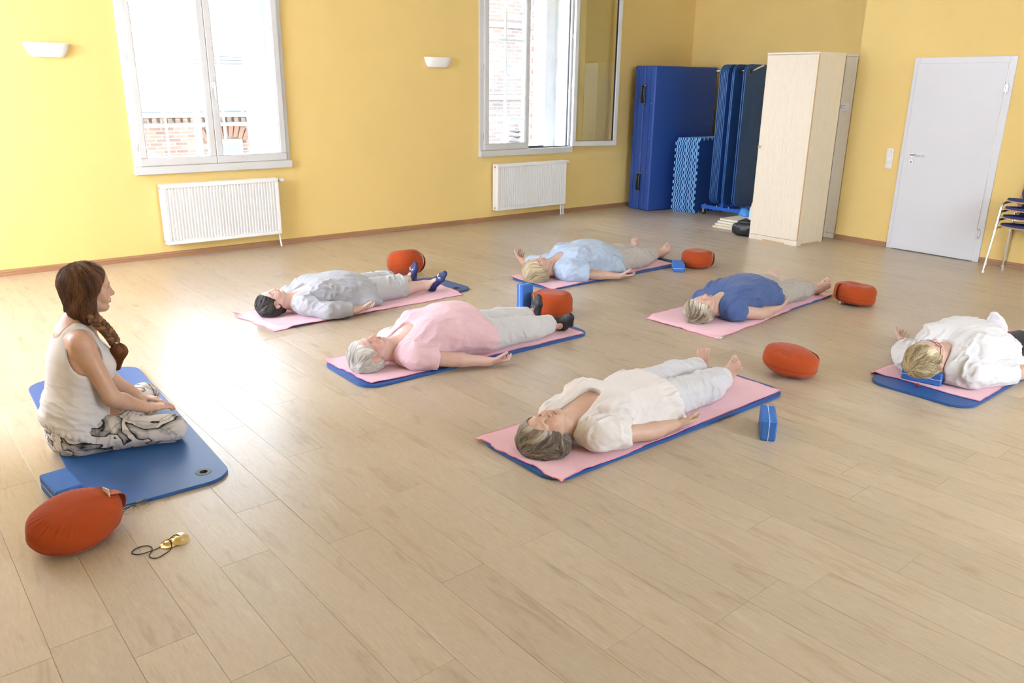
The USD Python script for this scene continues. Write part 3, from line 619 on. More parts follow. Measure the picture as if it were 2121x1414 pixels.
# ---------------------------------------------------------------- yoga blocks
def make_block(label, loc, rz, stand, first={}):
    """stand: 'flat', 'edge' or 'end'. The white seam runs round the middle of the thickness."""
    if stand in first: return copy_of(first[stand], loc, rz, label)
    L, W, T = .222, .112, .076
    t = thing('yoga_block', label, 'block', loc, rz, group=None)
    body = [bx(-L/2, L/2, -W/2, W/2, .0, T/2-.0016, .006), bx(-L/2, L/2, -W/2, W/2, T/2+.0016, T, .006)]
    # the two halves meet in a pale glue seam
    half = hull(np.vstack([bx(-L/2, L/2, -W/2, W/2, 0, T, .007).vertices]))
    lo, hi = mf(half)-mbox(-1, 1, -1, 1, T/2-.0014, 1), mf(half)-mbox(-1, 1, -1, 1, -1, T/2+.0014)
    seam = bx(-L/2-.0004, L/2+.0004, -W/2-.0004, W/2+.0004, T/2-.0015, T/2+.0015, .0003)
    Mx = np.eye(4)
    if stand == 'edge': Mx = trimesh.transformations.translation_matrix((0, T/2, W/2)) @ rot((1, 0, 0), PI/2)
    if stand == 'end': Mx = trimesh.transformations.translation_matrix((T/2, 0, L/2)) @ rot((0, 1, 0), -PI/2)
    obj('foam_half', moved(tm(*meshkit.arrays(lo)[:2]), Mx), M['foam_blue'], t); obj('foam_half', moved(tm(*meshkit.arrays(hi)[:2]), Mx), M['foam_blue'], t)
    obj('seam', moved(seam, Mx), M['stripe'], t)
    first[stand] = t
    return t
make_block('blue foam block lying flat behind the large orange cushion in front', (.372, 3.60, 0), math.radians(97), 'flat')
make_block('blue foam block lying flat by the cushion of the woman in grey', (3.375, 6.265, 0), math.radians(-73), 'flat')
make_block('blue foam block lying flat against the cushion at the far mat', (6.035, 5.01, 0), math.radians(45), 'flat')
make_block('blue foam block under the head of the woman in white socks', (4.812, 2.020, .0206), math.radians(-76), 'flat')
make_block('blue foam block standing on its long edge on bare floor', (3.410, 2.156, 0), math.radians(37.5), 'edge')
make_block('blue foam block standing upright on end beside an orange cushion', (3.862, 4.735, 0), math.radians(90), 'end')

# ---------------------------------------------------------------- round cushions
def cushion(label, loc, rz, a, b, h, dent=.02, pw=3.2, tilt=(0, 0), strap=0.0, tag=None, seed=0, sag=0.0):
    """A buckwheat cushion: a squat superellipsoid with pleats round its rims, a dented top, a seam and a side strap."""
    t = thing('meditation_cushion', label, 'cushion', loc, rz, group=None)
    nu, nv = 144, 60
    th = np.linspace(0, 2*PI, nu, endpoint=False); ph = np.linspace(-PI/2, PI/2, nv)
    T, Ph = np.meshgrid(th, ph, indexing='ij')
    f = lambda c, p: np.sign(c)*np.abs(c)**(2/p)
    ca = f(np.cos(Ph), pw); sa = f(np.sin(Ph), pw)
    r = ca; x, y, z = a*r*np.cos(T), b*r*np.sin(T), h/2*sa
    d = np.exp(-(r/.55)**2)
    z = z-np.where(z > 0, dent*d, -dent*.3*d)
    pleat = np.exp(-((r-.80)/.13)**2)*np.abs(np.sin(T*23+1.7*np.sin(T*3+seed)))*(.0045+.003*np.sin(T*2+seed))
    z = z-np.sign(z)*pleat
    lump = (meshkit.fbm(np.stack([x*7, y*7, z*7+seed*5], -1), 3, seed)-.5)*.03
    nx, ny, nz = np.cos(T)*ca, np.sin(T)*ca, sa
    x, y, z = x+nx*lump, y+ny*lump, z+nz*lump*.7
    z = z+sag*(x/a)
    P = np.stack([x, y, z], -1)
    A = rot((1, 0, 0), tilt[0])[:3, :3] @ rot((0, 1, 0), tilt[1])[:3, :3]
    P = P @ A.T
    z0 = P[..., 2].min()+.006
    lowk = np.maximum(z0-P[..., 2], 0); P[..., 2] = np.maximum(P[..., 2], z0); P[..., :2] *= (1+lowk*1.2)[..., None]
    P[..., 2] -= z0
    V = P.reshape(-1, 3); i, j = np.meshgrid(np.arange(nu), np.arange(nv-1), indexing='ij'); i2 = (i+1) % nu
    q = lambda i, j: (i*nv+j).ravel()
    F = np.vstack([np.c_[q(i, j), q(i2, j), q(i2, j+1)], np.c_[q(i, j), q(i2, j+1), q(i, j+1)]])
    m = tm(V, F); m.merge_vertices(); m.update_faces(m.nondegenerate_faces())
    obj('cover', m, M['orange'], t, smooth=60)
    jm = nv//2-3
    ring = P[:, jm]+ (P[:, jm]-P[:, jm].mean(0))*.002
    obj('seam', tube(ring, .0014, 6, closed=True), M['orange_dark'], t)
    # strap: a flat band that bows out from the side
    k = int(round((strap % (2*PI))/(2*PI)*nu)) % nu
    js = np.arange(14, nv-13)
    mid = P[k, js].copy(); out = P[k, nv//2]-P[:, nv//2].mean(0); out[2] = 0; out /= np.linalg.norm(out)
    bow = np.sin(np.linspace(0, PI, len(js)))**.6*.013+.002
    side = np.cross([0, 0, 1.0], out) @ np.eye(3)
    mid = mid+out*bow[:, None]
    w = .026
    SV = np.concatenate([mid+side*w, mid-side*w, mid+side*w+out*.003, mid-side*w+out*.003]); n = len(js); e = np.arange(n-1); SF = []
    for p0, p1 in ((0, 1), (3, 2), (1, 3), (2, 0)): SF += [np.c_[p0*n+e, p1*n+e, p1*n+e+1], np.c_[p0*n+e, p1*n+e+1, p0*n+e+1]]
    sm = tm(SV, np.vstack(SF)); trimesh.repair.fix_normals(sm)
    obj('strap', sm, M['orange'], t, smooth=50)
    if tag is not None:
        jt = int((.5+tag*.42)*nv); p = P[k, min(max(jt, 0), nv-1)]+out*.014
        A2 = np.eye(4); A2[:3, 0], A2[:3, 1], A2[:3, 2], A2[:3, 3] = side, out, (0, 0, 1), p
        obj('tag', moved(bx(-.022, .022, -.001, .002, -.017, .017), A2), M['tag'], t)
    return t
cushion('large orange cushion in front beside the instructor mat, with white tag', (.355, 3.175, 0), math.radians(25), .174, .142, .158, dent=.004, pw=2.6, tilt=(.26, -.10), strap=-.15, tag=.75, seed=1)
cushion('orange cushion slumped on its side behind the feet of the woman in grey', (3.705, 6.325, 0), math.radians(10), .166, .162, .275, dent=.035, pw=2.4, tilt=(-.22, .1), strap=-.5, seed=2)
cushion('boxy orange cushion at the feet of the woman in a pink shirt', (3.985, 4.535, 0), math.radians(-35), .156, .154, .180, dent=-.002, pw=4.8, tilt=(.02, .03), strap=PI*.98, seed=3)
cushion('orange cushion beside the small flat block at the far mat', (6.30, 5.00, 0), math.radians(-20), .154, .150, .185, dent=.010, pw=3.5, strap=-.35, seed=4)
cushion('orange cushion with dented top, strap and low white tag', (6.245, 3.275, 0), math.radians(-30), .164, .152, .185, dent=.034, pw=3.8, tilt=(0, .06), strap=PI*.95, tag=-.86, seed=5, sag=-.010)
cushion('lens-shaped orange cushion beyond the feet of the woman in white', (4.285, 2.605, 0), math.radians(-38), .172, .162, .182, dent=-.006, pw=2.9, tilt=(.0, .10), strap=.25, seed=6, sag=-.008)

# ---------------------------------------------------------------- small things by the instructor
t = thing('eyeglasses', 'thin wire eyeglasses lying folded beside the large cushion', 'eyeglasses', (.592, 3.268, .0), math.radians(18))
GT = rot((1, 0, 0), -1.05)
def gp(p): return (np.c_[np.asarray(p, float), np.ones(len(p))] @ GT.T)[:, :3]+(0, 0, .002)
def lens_ring(cx): return gp([(cx+.024*math.copysign(abs(math.cos(a))**.7, math.cos(a)), .0, .021+.018*math.copysign(abs(math.sin(a))**.7, math.sin(a))) for a in np.linspace(0, 2*PI, 28, endpoint=False)])
for s in (-1, 1):
    obj('rim', tube(lens_ring(s*.033), .0012, 6, closed=True), M['brass'], t, smooth=60)
    obj('lens', hull(np.vstack([lens_ring(s*.033)+(0, .0004, .0006), lens_ring(s*.033)-(0, .0004, .0006)])), M['lens'], t)
obj('bridge', tube(gp([(-.010, .0, .028), (0, -.002, .033), (.010, .0, .028)]), .0012, 6), M['brass'], t)
obj('temple', tube(gp([(-.058, .0, .028), (-.05, -.010, .027), (.0, -.014, .024), (.06, -.012, .020), (.072, -.010, .012)]), .0016, 6), M['cord'], t)
obj('temple', tube(gp([(.058, .0, .028), (.05, -.016, .027), (.0, -.020, .022), (-.05, -.018, .016), (-.066, -.016, .008)]), .0016, 6), M['cord'], t)
t = thing('tingsha_cymbals', 'pair of small brass hand cymbals on a black cord', 'cymbals', (.60, 2.90, 0))
dome_p = [(0.0, .017), (.012, .0165), (.018, .011), (.024, .007), (.031, .006), (.034, .0045), (.034, .0025), (.030, .003), (.02, .005), (.0, .012)]
obj('cymbal', moved(lathe(dome_p, 40), rot((0, 1, 0), -.10), (.022, .025, .001)), M['brass'], t, smooth=50)
obj('cymbal', moved(lathe(dome_p, 40), rot((1, 0, 0), .28), (.062, .018, .010)), M['brass'], t, smooth=50)
def spline(p, n, closed=False):
    from scipy.interpolate import CubicSpline
    p = np.asarray(p, float); d = np.r_[0, np.cumsum(np.linalg.norm(np.diff(p, axis=0), axis=1))]
    return CubicSpline(d, p)(np.linspace(0, d[-1], n))
obj('cord', tube(spline([(.062, .018, .026), (.054, .028, .03), (.02, .035, .012), (-.02, .020, .0025), (-.055, .012, .0045), (-.095, .022, .0025), (-.108, .048, .0025), (-.08, .070, .0025), (-.045, .058, .0025), (-.042, .020, .0025), (-.062, -.02, .0025), (-.048, -.045, .0025), (-.01, -.035, .0025), (.02, -.010, .004), (.026, .012, .02), (.022, .025, .0215)], 110), .0019, 8), M['cord'], t, smooth=60)
obj('red_bead', moved(trimesh.creation.icosphere(2, .011), t=(4.692, 1.990, MT+.0105)), M['bead'], smooth=True, label='small dark red bead on the mat below the head block', cat='bead')

# ---------------------------------------------------------------- the far corner: folding mat, puzzle mats, mat trolley
t = thing('folding_mat', 'tall blue vinyl gym mat folded double in the corner', 'mat', (8.665, 7.845, 0), math.atan2(7.70-7.845, 9.82-8.665))
Lm, Hm, Dm = 1.165, 2.0, .447
def pad(y0, y1, sd):
    m = bx(0, Lm, y0, y1, .004, Hm, .012)
    m = tm(*trimesh.remesh.subdivide_to_size(m.vertices, m.faces, .09)); m.merge_vertices()
    v = m.vertices; n = (meshkit.fbm(v*(5, 5, 3.2)+sd, 3, 4)-.5)*.016
    inn = ((v[:, 1] > y0+.02) & (v[:, 1] < y1-.02)); v[:, 0] += np.where((v[:, 0] < .02) & inn, -np.abs(n)*1.1, 0); v[:, 1] += np.where(v[:, 1] < y0+.02, n*.3, 0)
    v[:, 2] += np.where((v[:, 2] > Hm-.05), n*.6, 0)
    m.vertices = v; return m
for k, (a, b) in enumerate(((.0, .218), (.228, .447))):
    pd = obj('mat_half', pad(a, b, k*7.0), M['vinyl_blue'], t, smooth=35)
    obj('seam', [bx(-.012, -.006, a+.085+k*.035, a+.0865+k*.035, .05, Hm-.05)], M['foam_dark'], pd)
    for zz in (.55, 1.02, 1.5): obj('vent_stud', lathe_between((-.006, a+.05+k*.13, zz), [(.006, 0), (.006, .008), (0, .009)], (-1, 0, 0), 10), M['steel'], pd)
    for zz in (.40, 1.62):
        yy = .198 if k == 0 else .248
        hd = obj('handle', tube([(-.004, yy, zz-.115), (-.030, yy, zz-.095), (-.034, yy, zz), (-.030, yy, zz+.095), (-.004, yy, zz+.115)], [.012, .014, .016, .014, .012], 10), M['nylon'], t, smooth=50)
        obj('rivet', [lathe_between((-.008, yy, zz+q), [(.009, 0), (.008, .006), (0, .007)], (-1, 0, 0), 10) for q in (-.125, .125)], M['steel'], hd)
lab = obj('label_strip', bx(-.020, -.0145, .178, .206, 1.48, 1.76, .001), M['nylon'], t)
tx = meshkit.text_mesh('JATEO SPORTS', .019, .0012, True); w_ = tx.bounds[1][0]
tx.apply_scale((.255/w_, 1, 1)); A_ = np.eye(4); A_[:3, 0], A_[:3, 1], A_[:3, 2], A_[:3, 3] = (0, 0, 1), (0, 1, 0), (-1, 0, 0), (-.0205, .1835, 1.492)
obj('lettering', moved(tx, A_), M['tag'], lab)
t0 = (8.956, 7.629); dn = np.array((9.133-8.956, 7.348-7.629)); nm = 11; dn /= np.linalg.norm(dn)
pz_r = math.radians(-1.0)
def puzzle_outline(wd, ht, pitch=.083):
    """A sheet edge cut into square-ended puzzle teeth on all four sides."""
    p = sbox(0, 0, wd, ht); d = .030
    n1, n2 = int(ht/pitch), int(wd/pitch)
    add = [sbox(-d, (k+.28)*ht/n1, 0, (k+.72)*ht/n1) for k in range(n1)]+[sbox(wd, (k+.28)*ht/n1, wd+d, (k+.72)*ht/n1) for k in range(n1)]
    add += [sbox((k+.28)*wd/n2, ht, (k+.72)*wd/n2, ht+d) for k in range(n2)]+[sbox((k+.28)*wd/n2, -d, (k+.72)*wd/n2, 0) for k in range(n2)]
    for a_ in add: p = p.union(a_.buffer(.002))
    return p
pz_mesh = None
for k in range(nm):
    off = .0292*k+(.010 if k > 2 else 0)
    loc = (t0[0]+dn[0]*off, t0[1]+dn[1]*off, .032)
    lab_ = 'stacked blue foam puzzle mats with toothed light blue edges beside the folding mat'
    if pz_mesh is None:
        t = thing('puzzle_mat', lab_, 'mat', loc, pz_r, group='puzzle mats standing on edge in the corner')
        po = puzzle_outline(.86, .98)
        B_ = np.eye(4); B_[:3, 0], B_[:3, 1], B_[:3, 2] = (1, 0, 0), (0, 0, 1), (0, -1, 0)
        obj('light_side', moved(prism(po, 0, .0215), B_, (0, 0, 0)), M['foam_light'], t); obj('dark_side', moved(prism(po, .0215, .0240), B_), M['foam_dark'], t)
        obj('dark_face', moved(prism(sbox(.03, .03, .83, .95), .0240, .0246), B_), M['foam_dark'], t)
        pz_mesh = t
    else:
        sh = (k*37 % 5-2)*.004
        copy_of(pz_mesh, (loc[0]+sh, loc[1], loc[2]), pz_r, label='front blue foam puzzle mat with plain dark blue face beside the trolley' if k == nm-1 else None)
# trolley: two uprights on bars with casters, rods out to both sides, mats hung by their eyelets
RXc, RYc = 9.16, 6.90
t = thing('mat_trolley', 'blue steel trolley on casters that carries hanging mats', 'trolley', (RXc, RYc, 0))
for s, xx in ((0, 0.0), (1, .39)):
    obj('foot_bar', bx(xx-.02, xx+.02, -.37, .36, .085, .135, .003), M['rack_blue'], t)
    obj('upright', bx(xx-.022, xx+.022, -.022, .022, .135, 1.965, .003), M['rack_blue'], t)
    rd = obj('rod', [tube([(xx, -.018, 1.935), (xx, -.20, 1.935), (xx, -.27, 1.935), (xx, -.30, 1.945), (xx+.02, -.42, 2.0)], .0115, 14), tube([(xx, .018, 1.935), (xx, .30, 1.935)], .0115, 14)], M['chrome'], t, smooth=50)
    obj('bolt', [cyl((xx, yy, .130), (xx, yy, .150), .010, 10) for yy in (-.31, -.10, .10, .31)]+[cyl((xx-.034, 0, zz), (xx-.02, 0, zz), .008, 10) for zz in (1.2, 1.93)], M['chrome'], t, smooth=40)
    for yy in (-.33, .32):
        obj('caster', [cyl((xx-.012, yy, .036), (xx+.012, yy, .036), .0355, 20)], M['rubber'], t, smooth=40)
        obj('caster_fork', [bx(xx-.018, xx-.014, yy-.014, yy+.014, .03, .085), bx(xx+.014, xx+.018, yy-.014, yy+.014, .03, .085), bx(xx-.02, xx+.02, yy-.02, yy+.02, .076, .085)], M['steel'], t)
obj('beam', bx(.02, .37, -.02, .02, .09, .13, .003), M['rack_blue'], t)
hang = None
HANG_Y = [.160, .135, .112, .088, .064, .040, -.042, -.064, -.215, -.245]
for k, yy in enumerate(HANG_Y):
    lab_ = 'blue foam mat hung upright by its eyelets on the trolley'
    loc = (RXc+.195+.0008*(k % 3-1), RYc+yy, .1681)
    if hang is None:
        t = thing('hanging_mat', lab_, 'mat', loc, group='blue mats hanging on the trolley')
        p = rrect(.60, 1.85, .12)
        for s in (-1, 1): p = p.difference(Point(s*.195, .925-.085).buffer(.020))
        B_ = np.eye(4); B_[:3, 0], B_[:3, 1], B_[:3, 2], B_[:3, 3] = (1, 0, 0), (0, 0, 1), (0, -1, 0), (0, .0075, .925)
        m = moved(prism(p, 0, MT, .004), B_); v = m.vertices; m.vertices = v
        obj('foam_body', m, M['mat_blue'], t, smooth=40)
        for s in (-1, 1):
            ring = lathe([(.0135, -.001), (.034, -.001), (.034, .001), (.026, .0035), (.026, MT-.0035), (.034, MT-.001), (.034, MT+.001), (.0135, MT+.001)], 28, closed=True)
            obj('eyelet', moved(moved(ring, t=(s*.195, .925-.085, 0)), B_), M['rubber'], t, smooth=40)
        hang = t
    else: copy_of(hang, loc, 0, label='outermost blue foam mat on the trolley, its broad dark face beside the locker' if k == len(HANG_Y)-1 else None)
t = thing('exercise_ball', 'small blue exercise ball behind the boards near the trolley', 'ball', (9.03, 6.40, 0))
obj('ball', moved(trimesh.creation.icosphere(4, .105), t=(0, 0, .105)), M['ball'], t, smooth=True)
obj('strap', tube([(-.02, -.115, .06), (-.04, -.10, .16), (-.05, -.02, .215), (-.03, .05, .205)], .012, 8), M['nylon'], t, smooth=50)
for k in range(4):
    lab_ = ['pale shelf board at the bottom of the pile beside the locker', 'pale shelf board second from the bottom of the pile', 'pale shelf board third from the bottom of the pile', 'pale shelf board on top of the pile beside the locker'][k]
    obj('shelf_board', [bx(8.375+.062*k, 8.375+.062*k+.56, 5.72-.01*k, 6.44+.012*k, .0005+.0235*k, .0225+.0235*k, .0015)], M['board'], label=lab_, cat='board', group='pale shelf boards piled on the floor')
t = thing('water_bottle', 'clear plastic bottle with yellow cap standing on the boards', 'bottle', (8.80, 6.16, .0935))
obj('bottle_body', lathe([(0, 0), (.030, 0), (.034, .006), (.034, .05), (.031, .06), (.034, .07), (.034, .13), (.026, .16), (.013, .18), (.013, .195), (0, .195)], 28), M['clear'], t, smooth=40)
obj('cap', lathe([(0, .192), (.018, .192), (.018, .205), (.011, .209), (.010, .222), (0, .224)], 20), M['yellow'], t, smooth=40)
t = thing('backpack', 'black backpack with loose straps lying beside the pale locker', 'bag', (8.205, 5.800, 0), math.radians(-72))
g = trimesh.creation.icosphere(4, 1.0); v = g.vertices; v = np.sign(v)*np.abs(v)**.62*(.17, .085, .085); v = v+g.vertices*((meshkit.fbm(v*16, 3, 5)-.5)*.03)[:, None]; v[:, 2] = np.maximum(v[:, 2], -.078)+.078
obj('bag_body', tm(v, g.faces), M['nylon'], t, smooth=True)
obj('flap', tube([(-.10, -.02, .158), (0, -.03, .166), (.10, -.02, .160)], [.02, .026, .02], 10), M['nylon'], t, smooth=50)
obj('strap', tube([(.15, .0, .12), (.06, .05, .165), (-.04, .07, .19), (-.10, .05, .165), (-.12, .02, .12)], .011, 8), M['nylon'], t, smooth=50)
obj('strap', tube([(.16, -.03, .06), (.20, -.04, .045), (.225, -.07, .02), (.26, -.10, .008), (.28, -.07, .008)], .008, 8), M['nylon'], t, smooth=50)

# ---------------------------------------------------------------- stacked chairs
def chair(label, loc):
    """Faces -x; the origin is the middle of its footprint."""
    t = thing('stacking_chair', label, 'chair', loc, group=None)
    xf, xr, hw = -.245, .225, .245
    for s in (-1, 1):
        obj('leg', tube([(xf, s*hw, .0), (xf+.073, s*(hw-.004), .385), (xf+.078, s*(hw-.005), .41), (xf+.086, s*(hw-.007), .428), (xf+.100, s*(hw-.011), .440), (xf+.12, s*(hw-.016), .443), (xf+.14, s*(hw-.02), .443)], .0115, 12), M['chrome'], t, smooth=50)
        obj('leg', tube([(xr, s*hw, .0), (xr-.035, s*(hw-.012), .44), (xr-.06, s*(hw-.02), .445)], .0115, 12), M['chrome'], t, smooth=50)
        obj('side_rail', tube([(xf+.13, s*(hw-.02), .443), (xr-.05, s*(hw-.02), .443)], .0105, 12), M['chrome'], t, smooth=50)
        obj('foot_cap', cyl((xf, s*hw, 0), (xf+.004, s*hw, .02), .0135, 12), M['plastic'], t, smooth=40); obj('foot_cap', cyl((xr, s*hw, 0), (xr-.002, s*hw, .02), .0135, 12), M['plastic'], t, smooth=40)
    obj('cross_rail', tube([(xr-.03, -hw+.012, .40), (xr-.03, hw-.012, .40)], .009, 10), M['chrome'], t, smooth=50)
    p = rrect(.44, .46, .17, 12)
    def seat(z0, z1, sh, b):
        m = prism(p.buffer(-sh), z0, z1, b); m = tm(*trimesh.remesh.subdivide_to_size(m.vertices, m.faces, .06)); m.merge_vertices()
        v = m.vertices; v[:, 2] += -.07*np.clip(v[:, 0]+.10, -1, 0)**2*6 + .05*(v[:, 1]**2) + .018*np.clip(v[:, 0], -.2, .2)/-.2; v[:, 0] += -.035; m.vertices = v; return m
    st_ = obj('seat', seat(.452, .463, 0, .003), M['ply'], t, smooth=40); obj('seat_pad', seat(.463, .482, .007, .008), M['seat_blue'], st_, smooth=50)
    def back(q, d0, d1, b):
        m = prism(q, d0, d1, b); m = tm(*trimesh.remesh.subdivide_to_size(m.vertices, m.faces, .05)); m.merge_vertices(); v = m.vertices
        # polygon (y, z) -> the back, leaning and curved
        y, z, d = v[:, 0], v[:, 1], v[:, 2]
        x = .195+.14*(z-.45)+.8*(z-.62)**2-.55*y**2-d
        m.vertices = np.c_[x, y, z]; trimesh.repair.fix_normals(m); return m
    base = rrect(.42, .47, .15, 12); base = trimesh_shift(base, 0, .695)
    hole = trimesh_shift(rrect(.30, .045, .02), 0, .615)
    bk = obj('backrest', back(base.difference(hole), 0, .011, .003), M['ply'], t, smooth=40)
    obj('back_pad', back(trimesh_shift(rrect(.405, .27, .13, 12), 0, .786), .011, .028, .007), M['seat_blue'], bk, smooth=50)
    obj('lumbar_pad', back(trimesh_shift(rrect(.36, .10, .045, 12), 0, .535), .011, .024, .006), M['seat_blue'], bk, smooth=50)
    return t
def trimesh_shift(p, dx, dy):
    from shapely import affinity
    return affinity.translate(p, dx, dy)
c0 = chair('lowest blue padded chair of the stack right of the door', (8.692, 2.915, 0))
for k, lab_ in enumerate(('second lowest blue padded chair of the stack right of the door', 'third lowest blue padded chair of the stack right of the door', 'topmost blue padded chair of the stack right of the door')):
    copy_of(c0, (8.692+.0165*(k+1), 2.915, .080*(k+1)), 0, lab_)
# ---------------------------------------------------------------- people
# A figure is a distance field built along its skeleton (tapering elliptical bones, smoothly joined) and meshed in one piece; clothes and hair are fields of their own around it.
V3 = lambda *a: np.array(a, float)
def unit(v): v = np.asarray(v, float); return v/(np.linalg.norm(v)+1e-12)
def axis(lo, hi, coarse, fine=()):
    """Grid coordinates from lo to hi, finer inside the given (a, b, step) spans and easing between."""
    x, out = lo, [lo]
    while x < hi:
        st = coarse
        for a, b, q in fine: st = min(st, q+.22*max(a-x, x-b, 0))
        x += st; out.append(x)
    return np.array(out, np.float32)
class Field:
    def __init__(self, xs, ys, zs):
        self.g = [np.asarray(a, np.float32) for a in (xs, ys, zs)]
        self.F = np.full([len(a) for a in self.g], .08, np.float32)
    def sl(self, lo, hi):
        s = tuple(slice(max(np.searchsorted(a, l)-1, 0), np.searchsorted(a, h)+1) for a, l, h in zip(self.g, lo, hi))
        return s, self.g[0][s[0]][:, None, None], self.g[1][s[1]][None, :, None], self.g[2][s[2]][None, None, :]
    def put(self, s, d, k, sub):
        A = self.F[s]
        if A.size == 0: return
        d = d.astype(np.float32)
        if sub:
            h = np.maximum(k-np.abs(A+d), 0)/k if k > 0 else 0
            self.F[s] = np.maximum(A, -d)+h*h*k*.25
        else:
            h = np.maximum(k-np.abs(A-d), 0)/k if k > 0 else 0
            self.F[s] = np.minimum(A, d)-h*h*k*.25
    def bone(self, a, b, ra, rb, side=None, k=.02, sub=False):
        """A tapering bone from a to b. ra, rb: a radius or (half-width along side, half-depth)."""
        a, b = np.asarray(a, float), np.asarray(b, float)
        wa, da = ra if np.ndim(ra) else (ra, ra); wb, db = rb if np.ndim(rb) else (rb, rb)
        ax = b-a; L = np.linalg.norm(ax); ax = ax/(L+1e-9)
        if side is None: side = V3(0, 0, 1) if abs(ax[2]) < .8 else V3(1, 0, 0)
        side = unit(np.asarray(side, float)-ax*np.dot(side, ax)); n = np.cross(ax, side)
        m = max(wa, da, wb, db)+k+.012
        s, X, Y, Z = self.sl(np.minimum(a, b)-m, np.maximum(a, b)+m)
        X, Y, Z = X-a[0], Y-a[1], Z-a[2]
        u = X*ax[0]+Y*ax[1]+Z*ax[2]; p = X*side[0]+Y*side[1]+Z*side[2]; q = X*n[0]+Y*n[1]+Z*n[2]
        t = np.clip(u/L, 0, 1) if L > 1e-6 else np.zeros_like(u)
        e = u-t*L; w = wa+(wb-wa)*t; d = da+(db-da)*t; mn = np.minimum(w, d)
        self.put(s, (np.sqrt((p/w)**2+(q/d)**2+(e/mn)**2+1e-9)-1)*mn, k, sub)
    def ball(self, c, r, R=None, k=.02, sub=False):
        r = np.broadcast_to(np.asarray(r, float), (3,)); c = np.asarray(c, float); m = r.max()+k+.012
        s, X, Y, Z = self.sl(c-m, c+m); X, Y, Z = X-c[0], Y-c[1], Z-c[2]
        if R is None: R = np.eye(3)
        u, v, w = (X*R[0, i]+Y*R[1, i]+Z*R[2, i] for i in range(3))
        k0 = np.sqrt((u/r[0])**2+(v/r[1])**2+(w/r[2])**2+1e-9); k1 = np.sqrt((u/r[0]**2)**2+(v/r[1]**2)**2+(w/r[2]**2)**2+1e-9)
        self.put(s, k0*(k0-1)/k1, k, sub)
    def cut(self, p, n, lo=None, hi=None, k=0.0):
        """Takes away everything on the n side of a plane (inside the box lo..hi)."""
        p, n = np.asarray(p, float), unit(n)
        s, X, Y, Z = self.sl(lo if lo is not None else [a[0] for a in self.g], hi if hi is not None else [a[-1] for a in self.g])
        self.put(s, -((X-p[0])*n[0]+(Y-p[1])*n[1]+(Z-p[2])*n[2]), k, True)
    def mesh(self):
        F = self.F; ins = F < 0; nx, ny, nz = F.shape
        c = np.zeros((nx-1, ny-1, nz-1), np.uint8)
        for i, j, k in np.ndindex(2, 2, 2): c += ins[i:nx-1+i, j:ny-1+j, k:nz-1+k]
        I, J, K = np.nonzero((c > 0) & (c < 8)); n = len(I)
        val = np.stack([F[I+i, J+j, K+k] for i, j, k in np.ndindex(2, 2, 2)], 1)
        cor = np.array(list(np.ndindex(2, 2, 2)), np.float32)
        acc, cnt = np.zeros((n, 3), np.float32), np.zeros(n, np.float32)
        for a in range(8):
            for b in range(a+1, 8):
                if np.abs(cor[a]-cor[b]).sum() != 1: continue
                va, vb = val[:, a], val[:, b]; x = (va < 0) != (vb < 0); t = (va[x]/(va[x]-vb[x]))[:, None]
                acc[x] += cor[a]+(cor[b]-cor[a])*t; cnt[x] += 1
        fr = acc/cnt[:, None]
        v = np.stack([g[q]+fr[:, d]*(g[q+1]-g[q]) for d, (g, q) in enumerate(zip(self.g, (I, J, K)))], 1)
        ids = np.full(c.shape, -1, np.int32); ids[I, J, K] = np.arange(n)
        faces = []
        for ax in range(3):
            o = [(1, 2), (2, 0), (0, 1)][ax]
            sl0, sl1 = [slice(None)]*3, [slice(None)]*3
            sl0[ax], sl1[ax] = slice(0, -1), slice(1, None)
            for d in o: sl0[d] = sl1[d] = slice(1, -1)
            A, B = ins[tuple(sl0)], ins[tuple(sl1)]
            E = np.argwhere(A != B)
            if not len(E): continue
            fl = A[tuple(E.T)]; E = E.copy(); E[:, o[0]] += 1; E[:, o[1]] += 1
            def cid(d0, d1):
                q = E.copy(); q[:, o[0]] -= d0; q[:, o[1]] -= d1; return ids[q[:, 0], q[:, 1], q[:, 2]]
            q = np.stack([cid(1, 1), cid(0, 1), cid(0, 0), cid(1, 0)], 1)
            q[~fl] = q[~fl][:, ::-1]; faces.append(q)
        q = np.vstack(faces); q = q[(q >= 0).all(1)]
        return v.astype(float), np.vstack([q[:, [0, 1, 2]], q[:, [0, 2, 3]]])
def normals(v, f):
    fn = np.cross(v[f[:, 1]]-v[f[:, 0]], v[f[:, 2]]-v[f[:, 0]]); n = np.zeros_like(v)
    for k in range(3):
        for d in range(3): n[:, d] += np.bincount(f[:, k], fn[:, d], len(v))
    return n/(np.linalg.norm(n, axis=1, keepdims=True)+1e-12)
def relax(v, f, it=1, lam=.5):
    e = np.vstack([f[:, [0, 1]], f[:, [1, 2]], f[:, [2, 0]]]); e = np.vstack([e, e[:, ::-1]])
    deg = np.bincount(e[:, 0], minlength=len(v))[:, None]
    for _ in range(it):
        s = np.stack([np.bincount(e[:, 0], v[e[:, 1], d], len(v)) for d in range(3)], 1)
        v = v+lam*(s/np.maximum(deg, 1)-v)
    return v
def island(v, f, keep=400):
    """Drops stray specks of a field's mesh."""
    from scipy.sparse import coo_matrix
    from scipy.sparse.csgraph import connected_components
    n, lab = connected_components(coo_matrix((np.ones(len(f)*2), (np.r_[f[:, 0], f[:, 1]], np.r_[f[:, 1], f[:, 2]])), shape=(len(v), len(v))), directed=False)
    big = np.bincount(lab) >= keep; ok = big[lab]; idx = np.cumsum(ok)-1
    return v[ok], idx[f[ok[f[:, 0]]]]
